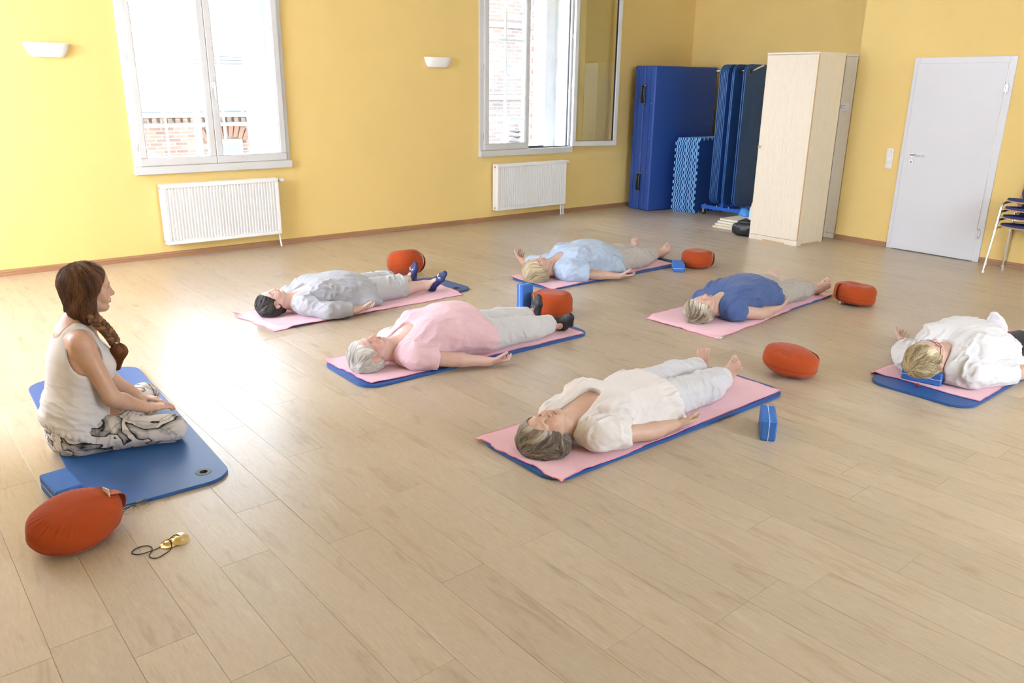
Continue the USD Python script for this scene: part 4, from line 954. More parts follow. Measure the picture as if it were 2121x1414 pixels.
def tinted(name, v, f, tint, mat, parent, **kw):
    p = obj(name, tm(v, f), mat, parent, smooth=True, **kw)
    pv = UsdGeom.PrimvarsAPI(UsdGeom.Mesh(p)).CreatePrimvar('tint', Sdf.ValueTypeNames.Color3fArray, 'vertex')
    pv.Set(Vt.Vec3fArray.FromNumpy(np.ascontiguousarray(np.clip(tint, 0, 1), np.float32))); return p
def ridge(p, seed, octaves=3):
    return np.abs(2*meshkit.fbm(p, octaves, seed)-1)
M['skin'] = look('skin', (0.62, 0.40, 0.30), 0.42, bump=(260, 0.12, 0.0015), attr='tint', spec=.45)
M['hair'] = look('hair', (0.3, 0.2, 0.1), 0.5, attr='tint', spec=.35)
M['cloth'] = look('cloth', (0.7, 0.7, 0.7), 0.9, bump=(700, 0.25, 0.0008), attr='tint', spec=.2, sheen=.15)
M['ballet_black'] = look('shoe_black', (0.016, 0.017, 0.02), 0.5, bump=(300, .2, .001))
M['ballet_navy'] = look('shoe_navy', (0.012, 0.022, 0.12), 0.5, bump=(300, .2, .001))
M['ribbon'] = look('ribbon_white', (0.8, 0.8, 0.82), 0.6)
M['sock'] = look('sock_white', (0.78, 0.78, 0.80), 0.95, bump=(420, .5, .0015), spec=.2)
def strand_look(name, c): return look(name, c, .42, spec=.4)

def head(F, c, R, s=1.0, eyes='closed'):
    """Skull, brow, eyes, nose, lips, jaw and ears. R: columns left, up, forward. c: the point between the ears' tops and the eyes' level."""
    P = lambda x, y, z: c+R @ (V3(x, y, z)*s)
    B = lambda q, r, k=.012, sub=False: F.ball(P(*q), np.array(r)*s, R, k*s, sub)
    def N(a, b, ra, rb, k=.012, sub=False, side=None):
        F.bone(P(*a), P(*b), np.array(ra)*s if np.ndim(ra) else ra*s, np.array(rb)*s if np.ndim(rb) else rb*s, None if side is None else R @ V3(*side), k*s, sub)
    B((0, .030, -.018), (.073, .086, .094), .02)
    B((0, -.030, .030), (.060, .080, .058), .03)
    B((0, .045, .040), (.058, .050, .042), .03)
    for q in (-1, 1):
        N((q*.050, -.062, .000), (q*.016, -.100, .058), .020, .017, .026)
        B((q*.038, -.030, .058), (.024, .024, .022), .025)
        N((q*.012, .019, .082), (q*.042, .016, .070), .0105, .0095, .014)
        B((q*.032, -.002, .092), (.018, .013, .012), .012, True)
        B((q*.032, -.003, .0735), (.0150, .0115, .0125), .003)
        N((q*.020, -.060, .078), (q*.045, -.050, .060), .012, .012, .02)
    B((0, -.098, .066), (.020, .016, .016), .022)
    N((0, .010, .085), (0, -.030, .102), .0075, .0105, .012)
    B((0, -.034, .104), (.0115, .0100, .0105), .008)
    for q in (-1, 1): B((q*.0125, -.037, .095), (.0075, .0075, .0090), .006)
    for q in (-1, 1): B((q*.006, -.0435, .098), (.0032, .0025, .004), .003, True)
    for q in (-1, 1):
        N((0, -.0615, .0915), (q*.021, -.066, .082), .0048, .0026, .006)
        N((0, -.0740, .0900), (q*.019, -.069, .082), .0054, .0028, .006)
    N((-.021, -.0675, .088), (.021, -.0675, .088), .0022, .0022, .003, True); N((0, -.0672, .098), (0, -.0676, .098), .0018, .0018, .003, True)
    B((0, -.086, .087), (.016, .004, .006), .008, True)
    for q in (-1, 1):
        e = R @ unit(V3(q*.60, 0, -.8)); up = R @ unit(V3(0, .96, -.20)); RR = np.stack([np.cross(up, e), up, e], 1)
        F.ball(P(q*.083, -.010, -.018), np.array((.0068, .034, .0205))*s, RR, .006*s)
        F.ball(P(q*.0905, -.006, -.013), np.array((.0050, .020, .0115))*s, RR, .004*s, True)
    return P
def hand(F, w, d, n, thumb, s=1.0, curl=.5, spread=.06, tcurl=.4):
    """w: wrist; d: towards the fingers; n: out of the palm; thumb: the thumb's side."""
    d = unit(d); u = unit(np.asarray(thumb)-d*np.dot(thumb, d)); n = unit(np.asarray(n)-d*np.dot(n, d)-u*np.dot(n, u))
    F.bone(w-d*.015*s, w+d*.030*s, (.026*s, .019*s), (.034*s, .017*s), u, .014*s)
    F.bone(w+d*.028*s, w+d*.082*s, (.036*s, .0165*s), (.040*s, .012*s), u, .012*s)
    F.bone(w+d*.02*s+u*.018*s+n*.006*s, w+d*.055*s+u*.026*s+n*.006*s, .014*s, .011*s, None, .012*s)
    for i, (o, L, r, dd) in enumerate(((.029, .070, .0086, .088), (.0105, .079, .0088, .092), (-.009, .073, .0084, .089), (-.027, .057, .0074, .081))):
        p = w+d*dd*s+u*o*s; a = .25*curl+.10*i*curl; ax = unit(d+u*o*spread*25)
        for j, (fr, rr) in enumerate(((.46, 1.0), (.30, .92), (.24, .84))):
            q = p+(ax*math.cos(a)+n*math.sin(a))*L*fr*s
            F.bone(p, q, r*rr*s*(1.04 if j else 1.0), r*rr*.93*s, None, .0045*s); p = q; a += curl*(.85 if j == 0 else .6)
    p = w+d*.030*s+u*.030*s+n*.006*s; a = unit(d*.72+u*.62+n*.30)
    for L, r0, r1, b in ((.036, .0125, .0105, 0), (.034, .0104, .0096, tcurl*.6), (.026, .0098, .0078, tcurl)):
        dd = unit(a*math.cos(b)+(n*.5-u*.6+d*.3)*math.sin(b)); q = p+dd*L*s; F.bone(p, q, r0*s, r1*s, None, .008*s); p = q
def foot(F, ankle, heel, toe, out, s=1.0, toes=True, grow=0.0, k=.02):
    """ankle, heel and toe tip as points; out: towards the little toe."""
    d = unit(toe-heel); L = np.linalg.norm(toe-heel); o = unit(np.asarray(out)-d*np.dot(out, d)); n = np.cross(d, o)
    if np.dot(n, ankle-heel) < 0: n = -n                # n: towards the top of the foot
    g = grow
    F.bone(ankle, heel+d*.015+n*.018, .034*s+g, .030*s+g, None, k)
    F.bone(heel+n*.022*s+d*.018, heel+d*L*.40+n*.036*s, (.029*s+g, .027*s+g), (.033*s+g, .030*s+g), o, k)
    F.bone(ankle+n*.005, heel+d*L*.46+n*.040*s, .030*s+g, (.028*s+g, .020*s+g), o, .03)
    if not toes:
        F.bone(heel+d*L*.38+n*.034*s, heel+d*L*.68+n*.022*s, (.034*s+g, .029*s+g), (.0415*s+g, .021*s+g), o, k)
        F.bone(heel+d*L*.66+n*.022*s, heel+d*(L-.016)+n*.015*s-o*.007, (.0415*s+g, .021*s+g), (.023*s+g, .0115*s+g), o, k); return
    F.bone(heel+d*L*.38+n*.034*s, heel+d*L*.72+n*.018*s, (.034*s+g, .028*s+g), (.045*s+g, .017*s+g), o, k)
    for i, (off, ln, r) in enumerate(((-.031, 1.0, .0125), (-.010, .98, .0088), (.008, .94, .0082), (.0245, .89, .0078), (.039, .83, .0075))):
        b = heel+d*L*(.74-.018*i)+o*off*s*.92+n*.016*s; e = heel+d*(L*ln-r)+o*off*s+n*(.012+.004)*s
        m_ = (b+e)/2+n*.006*s; F.bone(b, m_, r*s*.95, r*s*.95, None, .006); F.bone(m_, e, r*s*.95, r*s, None, .004)
def skin_tint(v, c, R, s, base, lips=(.52, .22, .20), brow=(.30, .22, .15), eyes='closed', brow_w=1.0, lash=(.10, .07, .06), blush=.25):
    base = np.array(base); t = np.tile(base, (len(v), 1))*(1+.10*(meshkit.fbm(v*38, 3, 3)-.5))[:, None]
    q = ((v-c) @ R)/s; x, y, z = np.abs(q[:, 0]), q[:, 1], q[:, 2]
    near = (np.linalg.norm(q-(0, 0, 0), axis=1) < .16)
    def mixin(w, col):
        w = np.clip(w, 0, 1)*near; t[:] = t*(1-w[:, None])+np.array(col)*w[:, None]
    G = lambda d, r: np.exp(-(d/r)**2)
    red = base*(1.03, .72, .68)
    mixin(blush*2*G(np.hypot(x-.040, y+.034), .022)*(z > .03), red); mixin(blush*1.6*G(np.hypot(x, y+.036), .014)*(z > .09), red); mixin(.5*(x > .074)*(np.abs(y+.01) < .045)*(z < .02)*(z > -.045), red)
    curve = -.0672-.0022*np.clip(x/.02, 0, 1)**2
    lip = (x < .0235) & (z > .078); hh = .0085*(1-(x/.0245)**2)
    mixin(lip*np.clip(1.6-np.abs(y-curve)/np.maximum(hh, .001)*1.3, 0, .85), lips); mixin(lip*G(y-curve, .0016)*.8, np.array(lips)*.45)
    by = .0185+.004*np.sin(np.clip((x-.012)/.036, 0, 1)*PI)-.004*np.clip((x-.03)/.02, 0, 1)
    mixin(brow_w*.75*(x > .011)*(x < .050)*G(y-by, .0042)*(z > .045), brow)
    ly = -.0035-.0055*np.sin(np.clip((x-.017)/.030, 0, 1)*PI)
    if eyes == 'closed':
        mixin(.9*(x > .0165)*(x < .0475)*G(y-ly, .0019)*(z > .05), lash); mixin(.35*G(np.hypot(x-.032, (y-.003)*1.3), .012)*(z > .05), base*(.82, .70, .68))
    else:
        op = (x > .019)*(x < .045)*(z > .05)
        mixin(op*G(y+.0025, .0045)*.8, (.62, .60, .58)); mixin(op*G(np.hypot(x-.033, y+.0025), .0048), (.10, .11, .10)); mixin(.9*(x > .0175)*(x < .047)*G(y-.0025, .0018)*(z > .05), lash); mixin(.6*op*G(y+.0075, .0014), lash)
    return t

def strands(parent, name, mat, roots, tang, N, surf_v, surf_n, length, width, lift=.004, grav=V3(0, 0, -.35), pts=6, seed=0, zmin=None, bald=None):
    """Hair as curves that grow from roots along tang and hug the hair's surface."""
    rng = np.random.default_rng(seed); tree = cKDTree(surf_v)
    p = roots.copy(); d = tang/(np.linalg.norm(tang, axis=1, keepdims=True)+1e-9); L = length*rng.uniform(.55, 1.2, len(p))[:, None]; C = [p.copy()]
    off = rng.uniform(-.001, lift, len(p))[:, None]; wob = rng.normal(0, .16, p.shape)
    for i in range(1, pts):
        d = d+wob*.3+grav*.18; d /= np.linalg.norm(d, axis=1, keepdims=True)
        p = p+d*L/(pts-1)
        _, ix = tree.query(p); n = surf_n[ix]; h = ((p-surf_v[ix])*n).sum(1, keepdims=True)
        p = p+n*np.clip(off*(i/(pts-1))**.7+.0006-h, -.02, .02); d = d-n*(d*n).sum(1, keepdims=True)
        if zmin is not None: p[:, 2] = np.maximum(p[:, 2], zmin+.001)
        C.append(p.copy())
    C = np.stack(C, 1)
    if bald is not None: C = C[~bald(C).any(1)]
    w = np.linspace(1, .35, pts)*width
    path = numbered(str(parent.GetPath())+'/'+name); b = UsdGeom.BasisCurves.Define(stage, path)
    b.CreateTypeAttr('linear'); b.CreateCurveVertexCountsAttr(Vt.IntArray.FromNumpy(np.full(len(C), pts, np.int32)))
    b.CreatePointsAttr(Vt.Vec3fArray.FromNumpy(C.reshape(-1, 3).astype(np.float32))); b.CreateWidthsAttr(Vt.FloatArray.FromNumpy(np.tile(w, len(C)).astype(np.float32))); b.SetWidthsInterpolation('vertex')
    UsdShade.MaterialBindingAPI.Apply(b.GetPrim()).Bind(mat); keys(b.GetPrim(), kind='stuff'); return b
def hair_cap(t, c, R, s, P, thick=.020, front=.062, colors=None, seed=0, zmin=None, spiky=0.0, n=2600, length=.06, nape=-.085, side=-.03, step=.0038, puff=(0, 0, 0), cover_ears=False, crown=(0, .085, -.060), width=.0012, cheek=.060, clump=5.0, amp=.010, spread=None, extra=None, temple=.066):
    """Short hair: the skull swollen by thick, cut away over the face, combed away from the crown in clumps."""
    g = [np.arange(c[d]-.18*s, c[d]+.18*s, step) for d in range(3)]
    F = Field(*g); cc = lambda q: c+R @ (V3(*q)*s)
    F.ball(cc((puff[0], .030+puff[1], -.020+puff[2])), (np.array((.073, .086, .094))+thick)*s, R, .01)
    F.ball(cc((0, .050, .030)), np.array((.060+thick*.4, .050+thick*.9, .042+thick*.30))*s, R, .02)
    F.bone(cc((0, .0, -.07)), cc((0, nape, -.072)), (.056*s, .030*s+thick*.4), (.045*s, .022*s+thick*.3), R[:, 0], .03)
    for q in (-1, 1): F.ball(cc((q*.060, side+.02, -.030)), np.array((.018+thick*.35, .045, .040))*s, R, .025)
    if spread: F.ball(cc((0, spread[3], -.062)), np.array(spread[:3])*s, R, .03)
    if extra: extra(F, cc)
    # the face, the neck and the ears stay free
    F.ball(cc((0, -.050, .092)), np.array((temple+.012, front+.050, .100))*s, R, .006, True)
    F.ball(cc((0, -.060, .050)), np.array((.086, .075, cheek))*s, R, .01, True)
    F.bone(cc((0, -.11, .05)), cc((0, -.2, .06)), .070*s, .09*s, None, .015, True)
    if not cover_ears:
        for q in (-1, 1): F.ball(cc((q*.090, -.018, .004)), np.array((.034, .036, .028))*s, R, .006, True)
    if zmin is not None: F.cut((0, 0, zmin), (0, 0, -1), k=.004)
    v, f = island(*F.mesh()); v = relax(v, f, 1); nn = normals(v, f)
    cr = np.array(crown); ca = unit(cr-V3(0, .0, -.01)); e1 = V3(1, 0, 0); e2 = np.cross(ca, e1)
    def comb(p):
        q = ((p-c) @ R)/s; d = unit_rows(q-V3(0, .0, -.01)); th = np.arctan2(d @ e2, d @ e1); po = np.arccos(np.clip(d @ ca, -1, 1))
        th = th+.35*np.sin(po*2.2+seed)*1.0
        return th, po, np.stack([np.cos(th)*clump, np.sin(th)*clump, po*1.7+seed], 1)
    th, po, co = comb(v)
    rr = meshkit.fbm(co, 3, seed)
    ql = ((v-c) @ R)/s; face = np.clip((.070-ql[:, 2])/.06, .12, 1)
    amt = amp*np.clip(po/.5, .35, 1)*(1+spiky*np.clip(po-.4, 0, 1))*face
    v = v+nn*((rr-.5)*2.6*amt-.002*(1-face))[:, None]
    if zmin is not None: v[:, 2] = np.maximum(v[:, 2], zmin)
    a, b, d_ = (np.array(x) for x in colors)
    def shade(co):
        st = meshkit.fbm(co*(2.3, 2.3, .9)+seed*3, 3, seed+9); w = np.clip((st-.38)/.22, 0, 1); w2 = np.clip((meshkit.fbm(co*(1.6, 1.6, .6)+7, 2, seed+4)-.52)*7, 0, 1); return w, w2
    w, w2 = shade(co); tint = d_*(1-w[:, None])+a*w[:, None]; tint = tint*(1-w2[:, None]*.8)+b*w2[:, None]*.8
    deep = np.clip((.5-rr)*2.2, 0, .55)[:, None]; tint = tint*(1-deep)+d_*deep  # shade put into the hair colour in the hollows between clumps
    h = tinted('hair', v, f, tint, M['hair'], t)
    nn = normals(v, f); rng = np.random.default_rng(seed)
    cw = c+R @ (cr*s)
    tg = unit_rows(v-cw); tg = unit_rows(tg-nn*(tg*nn).sum(1, keepdims=True))
    qr = ((v-c) @ R)/s; keep = np.nonzero(qr[:, 2] < .095)[0]; pick = keep[rng.integers(0, len(keep), n)]; cls = np.where(w2[pick] > .45, 1, np.where(w[pick] > .5, 0, 2)); nm_ = str(t.GetPath()).split('/')[-1]
    for k_, col in enumerate((a, b, d_)):
        ix = pick[cls == k_]
        if len(ix) > 20: strands(h, 'strand', strand_look('strand_%s_%d' % (nm_, k_), tuple(col)), v[ix]-nn[ix]*.003, tg[ix]+nn[ix]*(.12+spiky*.9), 0, v, nn, length, width, lift=.0035+spiky*.022, seed=seed+k_, zmin=zmin, bald=lambda P: ((((P-c) @ R)/s)[..., 2] > .045) & ((((P-c) @ R)/s)[..., 1] < front+.012))
    return h
def unit_rows(a): return a/(np.linalg.norm(a, axis=1, keepdims=True)+1e-9)

def clip_below(F, z, ylim=None):
    g = F.g; Z = g[2][None, None, :]
    F.F = np.maximum(F.F, (z-Z)).astype(np.float32)
def sample(F, v):
    """A field's value at points."""
    from scipy.ndimage import map_coordinates
    c = [np.interp(v[:, d], F.g[d], np.arange(len(F.g[d]))) for d in range(3)]
    x = map_coordinates(F.F, c, order=1)
    out = np.zeros(len(v), bool)
    for d in range(3): out |= (v[:, d] < F.g[d][0]) | (v[:, d] > F.g[d][-1])
    return np.where(out, .08, x)
def tuck(v, f, fields, depth=.011):
    """Draws the skin in under the clothes that cover it."""
    n = normals(v, f)
    for F in fields:
        w = np.clip((.004-sample(F, v))/.010, 0, 1); v = v-n*(w*depth)[:, None]
    return v
ZB = .0222                                              # the top of a towel on its mat
LIE = dict(L=1.66, sw=1.0, ww=1.0, hw=1.0, belly=0.0, bust=.5, chest=1.0, limb=1.0)
def lying(name_label, loc, rz, spec):
    """A person on the back, crown at the origin, feet towards +x, face up. Near side: -y (the right side of the body)."""
    S_ = {**LIE, **spec}; t = thing('person', name_label, 'person', (loc[0], loc[1], ZB), rz, group=None)
    q = S_['L']/1.66; lb = S_['limb']; raise_ = S_.get('raise', 0.0)
    sw, ww, hw, be, bu, ch = S_['sw'], S_['ww'], S_['hw'], S_['belly'], S_['bust'], S_['chest']
    X = lambda x: x*q
    # the skeleton
    hx, hz = S_.get('head', (.118, .105+raise_)); hc = V3(X(hx), S_.get('heady', 0.0), hz)
    tilt, turn, roll = S_.get('face', (0, 0, 0))
    up = V3(-1, 0, 0); left = V3(0, 1, 0); fw = V3(0, 0, 1)
    R = np.stack([left, up, fw], 1)
    cx_, sx_ = math.cos(tilt), math.sin(tilt); cy_, sy_ = math.cos(turn), math.sin(turn); cr, sr = math.cos(roll), math.sin(roll)
    Rt = np.array([[1, 0, 0], [0, cx_, -sx_], [0, sx_, cx_]]); Ry = np.array([[cy_, 0, sy_], [0, 1, 0], [-sy_, 0, cy_]]); Rz = np.array([[cr, -sr, 0], [sr, cr, 0], [0, 0, 1]])
    R = R @ Rz @ Ry @ Rt; hs = .96*S_.get('hs', 1.0)*q**.5
    zc = .092*ch
    st = [ # x, half-width, half-depth, z of the middle
        (.300, .075, .058, .085), (.345, .145*sw, .072*ch, .080), (.43, .158*sw, .096*ch, zc), (.55, .150*(.5*sw+.5*ww), .100*ch+.4*be, zc+.35*be), (.67, .142*ww, .095*ch+be, zc+be), (.78, .160*(.4*ww+.6*hw), .098*ch+.75*be, zc+.7*be), (.88, .172*hw, .098, .095), (.945, .160*hw, .082, .085)]
    st = [(X(a), b*q, c_*q, d*q) for a, b, c_, d in st]
    arms = {}
    for s, nm in ((-1, 'near'), (1, 'far')):
        a = S_[nm]; arms[s] = [V3(X(.350), s*(.158*sw)*q, .078)]+[V3(*p) for p in a['pts']]
    legs = {}
    for s, nm in ((-1, 'lnear'), (1, 'lfar')):
        l_ = S_[nm]; legs[s] = [V3(X(.89), s*.090*q*hw, .092)]+[V3(*p) for p in l_['pts']]     # hip, knee, ankle, heel, toe
    allp = np.array([p for k_ in (-1, 1) for p in arms[k_]+legs[k_]]+[(0, 0, 0)])
    lo, hi = allp.min(0)-.12, allp.max(0)+.12
    lo[2] = -.022; hi[2] = max(.30+2*be, hi[2]-.05, hz+.16); lo[1] = min(lo[1], -.27); hi[1] = max(hi[1], .27)
    hands = [arms[s][2] for s in (-1, 1)]; tips = [h+unit(arms[s][3]-h)*.17 for h, s in zip(hands, (-1, 1))]
    fx = [(hc[0]-.125, hc[0]+.125, .0030)]; fy = [(hc[1]-.080, hc[1]+.080, .0033)]
    for h, e in zip(hands, tips): fx.append((min(h[0], e[0])-.05, max(h[0], e[0])+.03, .0045)); fy.append((min(h[1], e[1])-.03, max(h[1], e[1])+.03, .0047))
    for s in (-1, 1):
        pp = np.array(legs[s][2:5]); fx.append((pp[:, 0].min()-.05, pp[:, 0].max()+.02, .0042 if S_.get('toes', True) else .0058)); fy.append((pp[:, 1].min()-.02, pp[:, 1].max()+.02, .0044 if S_.get('toes', True) else .0060))
    xs, ys, zs = axis(lo[0], hi[0], .0095, fx), axis(lo[1], hi[1], .0095, fy), axis(lo[2], hi[2], .0047)
    def torso(F, g=0.0, a=0, b=99, k=.05, gz=None):
        gz = g if gz is None else gz
        for (x0, w0, d0, z0), (x1, w1, d1, z1) in list(zip(st[:-1], st[1:]))[a:b]:
            F.bone((x0, 0, z0), (x1, 0, z1), (w0+g, d0+gz), (w1+g, d1+gz), (0, 1, 0), k)
        if bu:
            for s in (-1, 1): F.ball((X(.505), s*.088*sw, (zc*2*q-.026)+.25*be), (.078+g, .074+g, .030+.040*bu+gz), None, .06)
        if be > .02: F.ball((X(.69), 0, zc+be*1.25), (.17+g, .150*ww+g, .075+be*.62+gz), None, .08)
    def arm(F, s, g=0.0, upto=3.0, k=.02, flare=0.0):
        A = arms[s]; sh, el, wr = A[0], A[1], A[2]
        def sub(a, b, ra, rb, f0, f1):
            if f0 >= 1: return
            f1 = min(f1, 1.0); F.bone(a, a+(b-a)*f1, ra+g, ra+(rb-ra)*f1+g+flare*f1, None, k)
        F.bone(V3(X(.335), s*.09*sw, .082), sh, .056*lb+g, .056*lb+g, None, .05)
        sub(sh, el, .0535*lb, .0415*lb, 0, upto)
        if upto > 1:
            m_ = el+(wr-el)*.28; F.bone(el, m_, .041*lb+g, .042*lb+g+flare*.3, None, k)
            if upto > 1.3: sub(m_, wr, .042*lb, .0275*lb, 0, (upto-1.28)/.72)
    def leg(F, s, g=0.0, upto=2.0, k=.025, gk=0.0, ga=0.0):
        hp, kn, an = legs[s][:3]; f = min(upto, 1.0)
        F.bone(hp, hp+(kn-hp)*f, .090*lb*hw**.5+g, .090*lb*hw**.5+(.058*lb-.090*lb*hw**.5)*f+g+gk*f, None, .045)
        if upto > 1:
            f2 = upto-1; cm = kn+(an-kn)*.30+V3(0, 0, -.012)
            if f2 <= .3:
                F.bone(kn, kn+(cm-kn)*f2/.3, .056*lb+g+gk, .057*lb+g+gk*.8, None, k); return
            F.bone(kn, cm, .056*lb+g+gk, .057*lb+g+gk*.7, None, k); e = cm+(an-cm)*np.clip((f2-.3)/.7, 0, 1)
            F.bone(cm, e, .057*lb+g+gk*.7, .057*lb+(.036-.057*lb)*np.clip((f2-.3)/.7, 0, 1)+g+ga, None, k)
    # body
    F = Field(xs, ys, zs); torso(F)
    F.bone((X(.325), 0, .085), hc+R @ V3(0, -.045, -.022)*hs, .060*q, .054*q, None, .03)
    F.bone((X(.36), 0, .115*ch), hc+R @ V3(0, -.075, .020)*hs, .040*q, .034*q, None, .04)
    for s in (-1, 1):
        arm(F, s); leg(F, s); a = S_[('near', 'far')[s > 0]]
        A = arms[s]; hand(F, A[2], A[3]-A[2], V3(*a.get('palm', (0, 0, 1))), V3(*a.get('thumb', (0, s, .3))), .97*q, a.get('curl', .55))
        Lg = legs[s]; foot(F, Lg[2], Lg[3], Lg[4], V3(0, s, 0) if 'out' not in S_ else V3(*S_['out'][s > 0]), q, S_.get('toes', True))
    P = head(F, hc, R, hs)
    body_on = S_.get('clip', .36)
    Zg = F.g[2][None, None, :]; yy = np.abs(F.g[1])[None, :, None]
    F.F = np.maximum(F.F, np.where(yy < body_on, -Zg, -.0175-Zg).astype(np.float32))
    bv, bf = island(*F.mesh(), 300); worn = []
    # clothes
    cs = .0068
    def cloth_mesh(name, F2, color, fold, label=None, relaxed=1, extra=None, under=None):
        Zc = F2.g[2][None, None, :]; yc = np.abs(F2.g[1])[None, :, None]
        F2.F = np.maximum(F2.F, np.where(yc < body_on, -.0004-Zc, -.0175-Zc).astype(np.float32))
        v, f = island(*F2.mesh(), 200); v = relax(v, f, relaxed, .5); n = normals(v, f)
        d = fold(v)*np.clip((v[:, 2]-.004)/.03, 0, 1)
        v = v+n*d[:, None]
        if under is not None: v = tuck(v, f, [under], .020)
        v[:, 2] = np.maximum(v[:, 2], np.where(np.abs(v[:, 1]) < body_on, -.0005, -.0180))
        col = np.array(color)*(1+.05*(meshkit.fbm(v*9, 2, 5)-.5))[:, None]
        if extra is not None: col = extra(v, col)
        return tinted(name, v, f, col, M['cloth'], t, label=label)
    cgrid = lambda x0, x1: (axis(X(x0), X(x1), cs), axis(lo[1], hi[1], cs), axis(-.022, hi[2]+.04, cs*.85))
    tp = S_['top']; F2 = Field(*cgrid(.20, 1.12)); g = tp.get('g', .012); hem = X(tp.get('hem', .92))
    torso(F2, g, 0, 99, .05, tp.get('gz', g)); torso(F2, g+.008, 5, 99, .05)
    if tp.get('drape'): F2.bone((X(.45), 0, .03), (hem, 0, .028), (.165*sw+g+tp['drape']*.6, .03), (.175*hw+g+tp['drape'], .03), (0, 1, 0), .07)
    F2.cut((hem, 0, 0), (1, 0, 0), None, None, .004)
    for s in (-1, 1):                                             # sleeves: cut square, hollowed at the cuff, then joined to the shirt
        FS = Field(*F2.g); A = arms[s]; up_ = tp.get('sleeve', .55); arm(FS, s, tp.get('gs', .016), up_, .035, tp.get('flare', .012))
        a, b = (A[0], A[1]) if up_ <= 1 else (A[1], A[2]); fr = up_ if up_ <= 1 else max(up_-1, .05)
        e = a+(b-a)*fr; ax = unit(b-a); r0 = .046*lb if up_ <= 1 else .036*lb
        FS.cut(e, ax, None, None, .003)
        FS.bone(e-ax*.030, e+ax*.05, r0*.9+tp.get('gs', .016)*.4, r0+tp.get('gs', .016)*.75+tp.get('flare', .012)*.6, None, .004, True)
        h_ = np.maximum(.03-np.abs(F2.F-FS.F), 0)/.03; F2.F = np.minimum(F2.F, FS.F)-h_*h_*.03*.25
    nk = tp.get('neck', (.30, .075, .055))                       # where it ends on the chest, half-width, depth
    F2.bone((X(.20), 0, .12), (X(nk[0]), 0, zc*2+.02), (nk[1], nk[2]+.05), (nk[1]*tp.get('vee', .75), nk[2]), (0, 1, 0), .010, True)
    F2.bone((X(.22), 0, .02), (X(.285), 0, .10), (.085, .09), (.070, .07), (0, 1, 0), .006, True)
    amp = tp.get('amp', .007); sd = tp.get('seed', 1)
    def fold_top(v):
        u = v[:, 0]; lat = v[:, 1]; ap = np.exp(-(((u-X(.42))/.16)**2+((np.abs(lat)-.16)/.09)**2))
        d1 = ridge(np.stack([u*4.5+np.abs(lat)*7, lat*17-u*5*np.sign(lat), v[:, 2]*9], 1)+sd, sd)
        d2 = ridge(np.stack([u*12, lat*5, v[:, 2]*8], 1)+sd*2, sd+3)
        nearhem = np.exp(-((u-hem)/.12)**2)
        side = np.clip((np.abs(lat)-.07)/.08, 0, 1)
        return amp*3.4*(1.3*np.clip(.30-d1, 0, 1)*(.5+1.3*ap+.8*nearhem)*(.5+.6*side)+.5*np.clip(.35-d2, 0, 1)*side)-amp*.45
    cloth_mesh(tp.get('name', 'shirt'), F2, tp['color'], fold_top, extra=tp.get('extra'))
    pt = S_['pants']; F3 = Field(axis(X(.72), X(1.75), cs), axis(lo[1], hi[1], cs), axis(-.022, .32, cs*.85)); g = pt.get('g', .010)
    torso(F3, g*.8-.002, 4, 99, .05)
    up_ = pt.get('upto', 1.86)
    for s in (-1, 1): leg(F3, s, g, up_, .035, pt.get('gk', .008), pt.get('ga', .004))
    F3.cut((X(.80), 0, 0), (-1, 0, 0), (X(.6), -1, -1), (X(.85), 1, 1), .004)
    for s in (-1, 1):
        hp, kn, an = legs[s][:3]; a, b, fr = (hp, kn, up_) if up_ <= 1 else (kn, an, up_-1); e = a+(b-a)*fr; ax = unit(b-a)
        F3.cut(e, ax, e-(.16, .11, .2), e+(.16, .11, .2), .003)
        r0 = (.036+(.056*lb-.036)*np.clip((1-fr)/.7, 0, 1)) if up_ > 1 else .06*lb
        F3.bone(e-ax*.02, e+ax*.06, r0+.002, r0+g*.6+pt.get('ga', .004)*.8+.003, None, .003, True)
        if pt.get('cuff'): F3.bone(e-ax*.034, e-ax*.004, r0+g*.45, r0+g*.4+.003, None, .006)
    pa, ps = pt.get('amp', .006), pt.get('seed', 2)
    def fold_pants(v):
        u = v[:, 0]; free = np.clip((u-hem-.01)/.08, 0, 1); kx = np.exp(-((u-legs[-1][1][0])/.12)**2); ank = np.exp(-((u-X(1.5))/.14)**2); cr = np.exp(-((u-X(.97))/.13)**2)
        d1 = ridge(np.stack([u*15+np.abs(v[:, 1])*6, v[:, 1]*5, v[:, 2]*9+u*3], 1)+ps, ps); d2 = ridge(np.stack([u*5, v[:, 1]*13, v[:, 2]*10], 1)+ps*3, ps+2)
        return free*pa*2.5*(1.2*np.clip(.32-d1, 0, 1)*(.3+1.0*kx+1.1*ank+.8*cr)+.6*np.clip(.34-d2, 0, 1))-pa*.4
    cloth_mesh('trousers', F3, pt['color'], fold_pants, label=pt.get('label'), under=F2)
    worn += [F2, F3]
    # shoes or socks
    sh_ = S_.get('shoes')
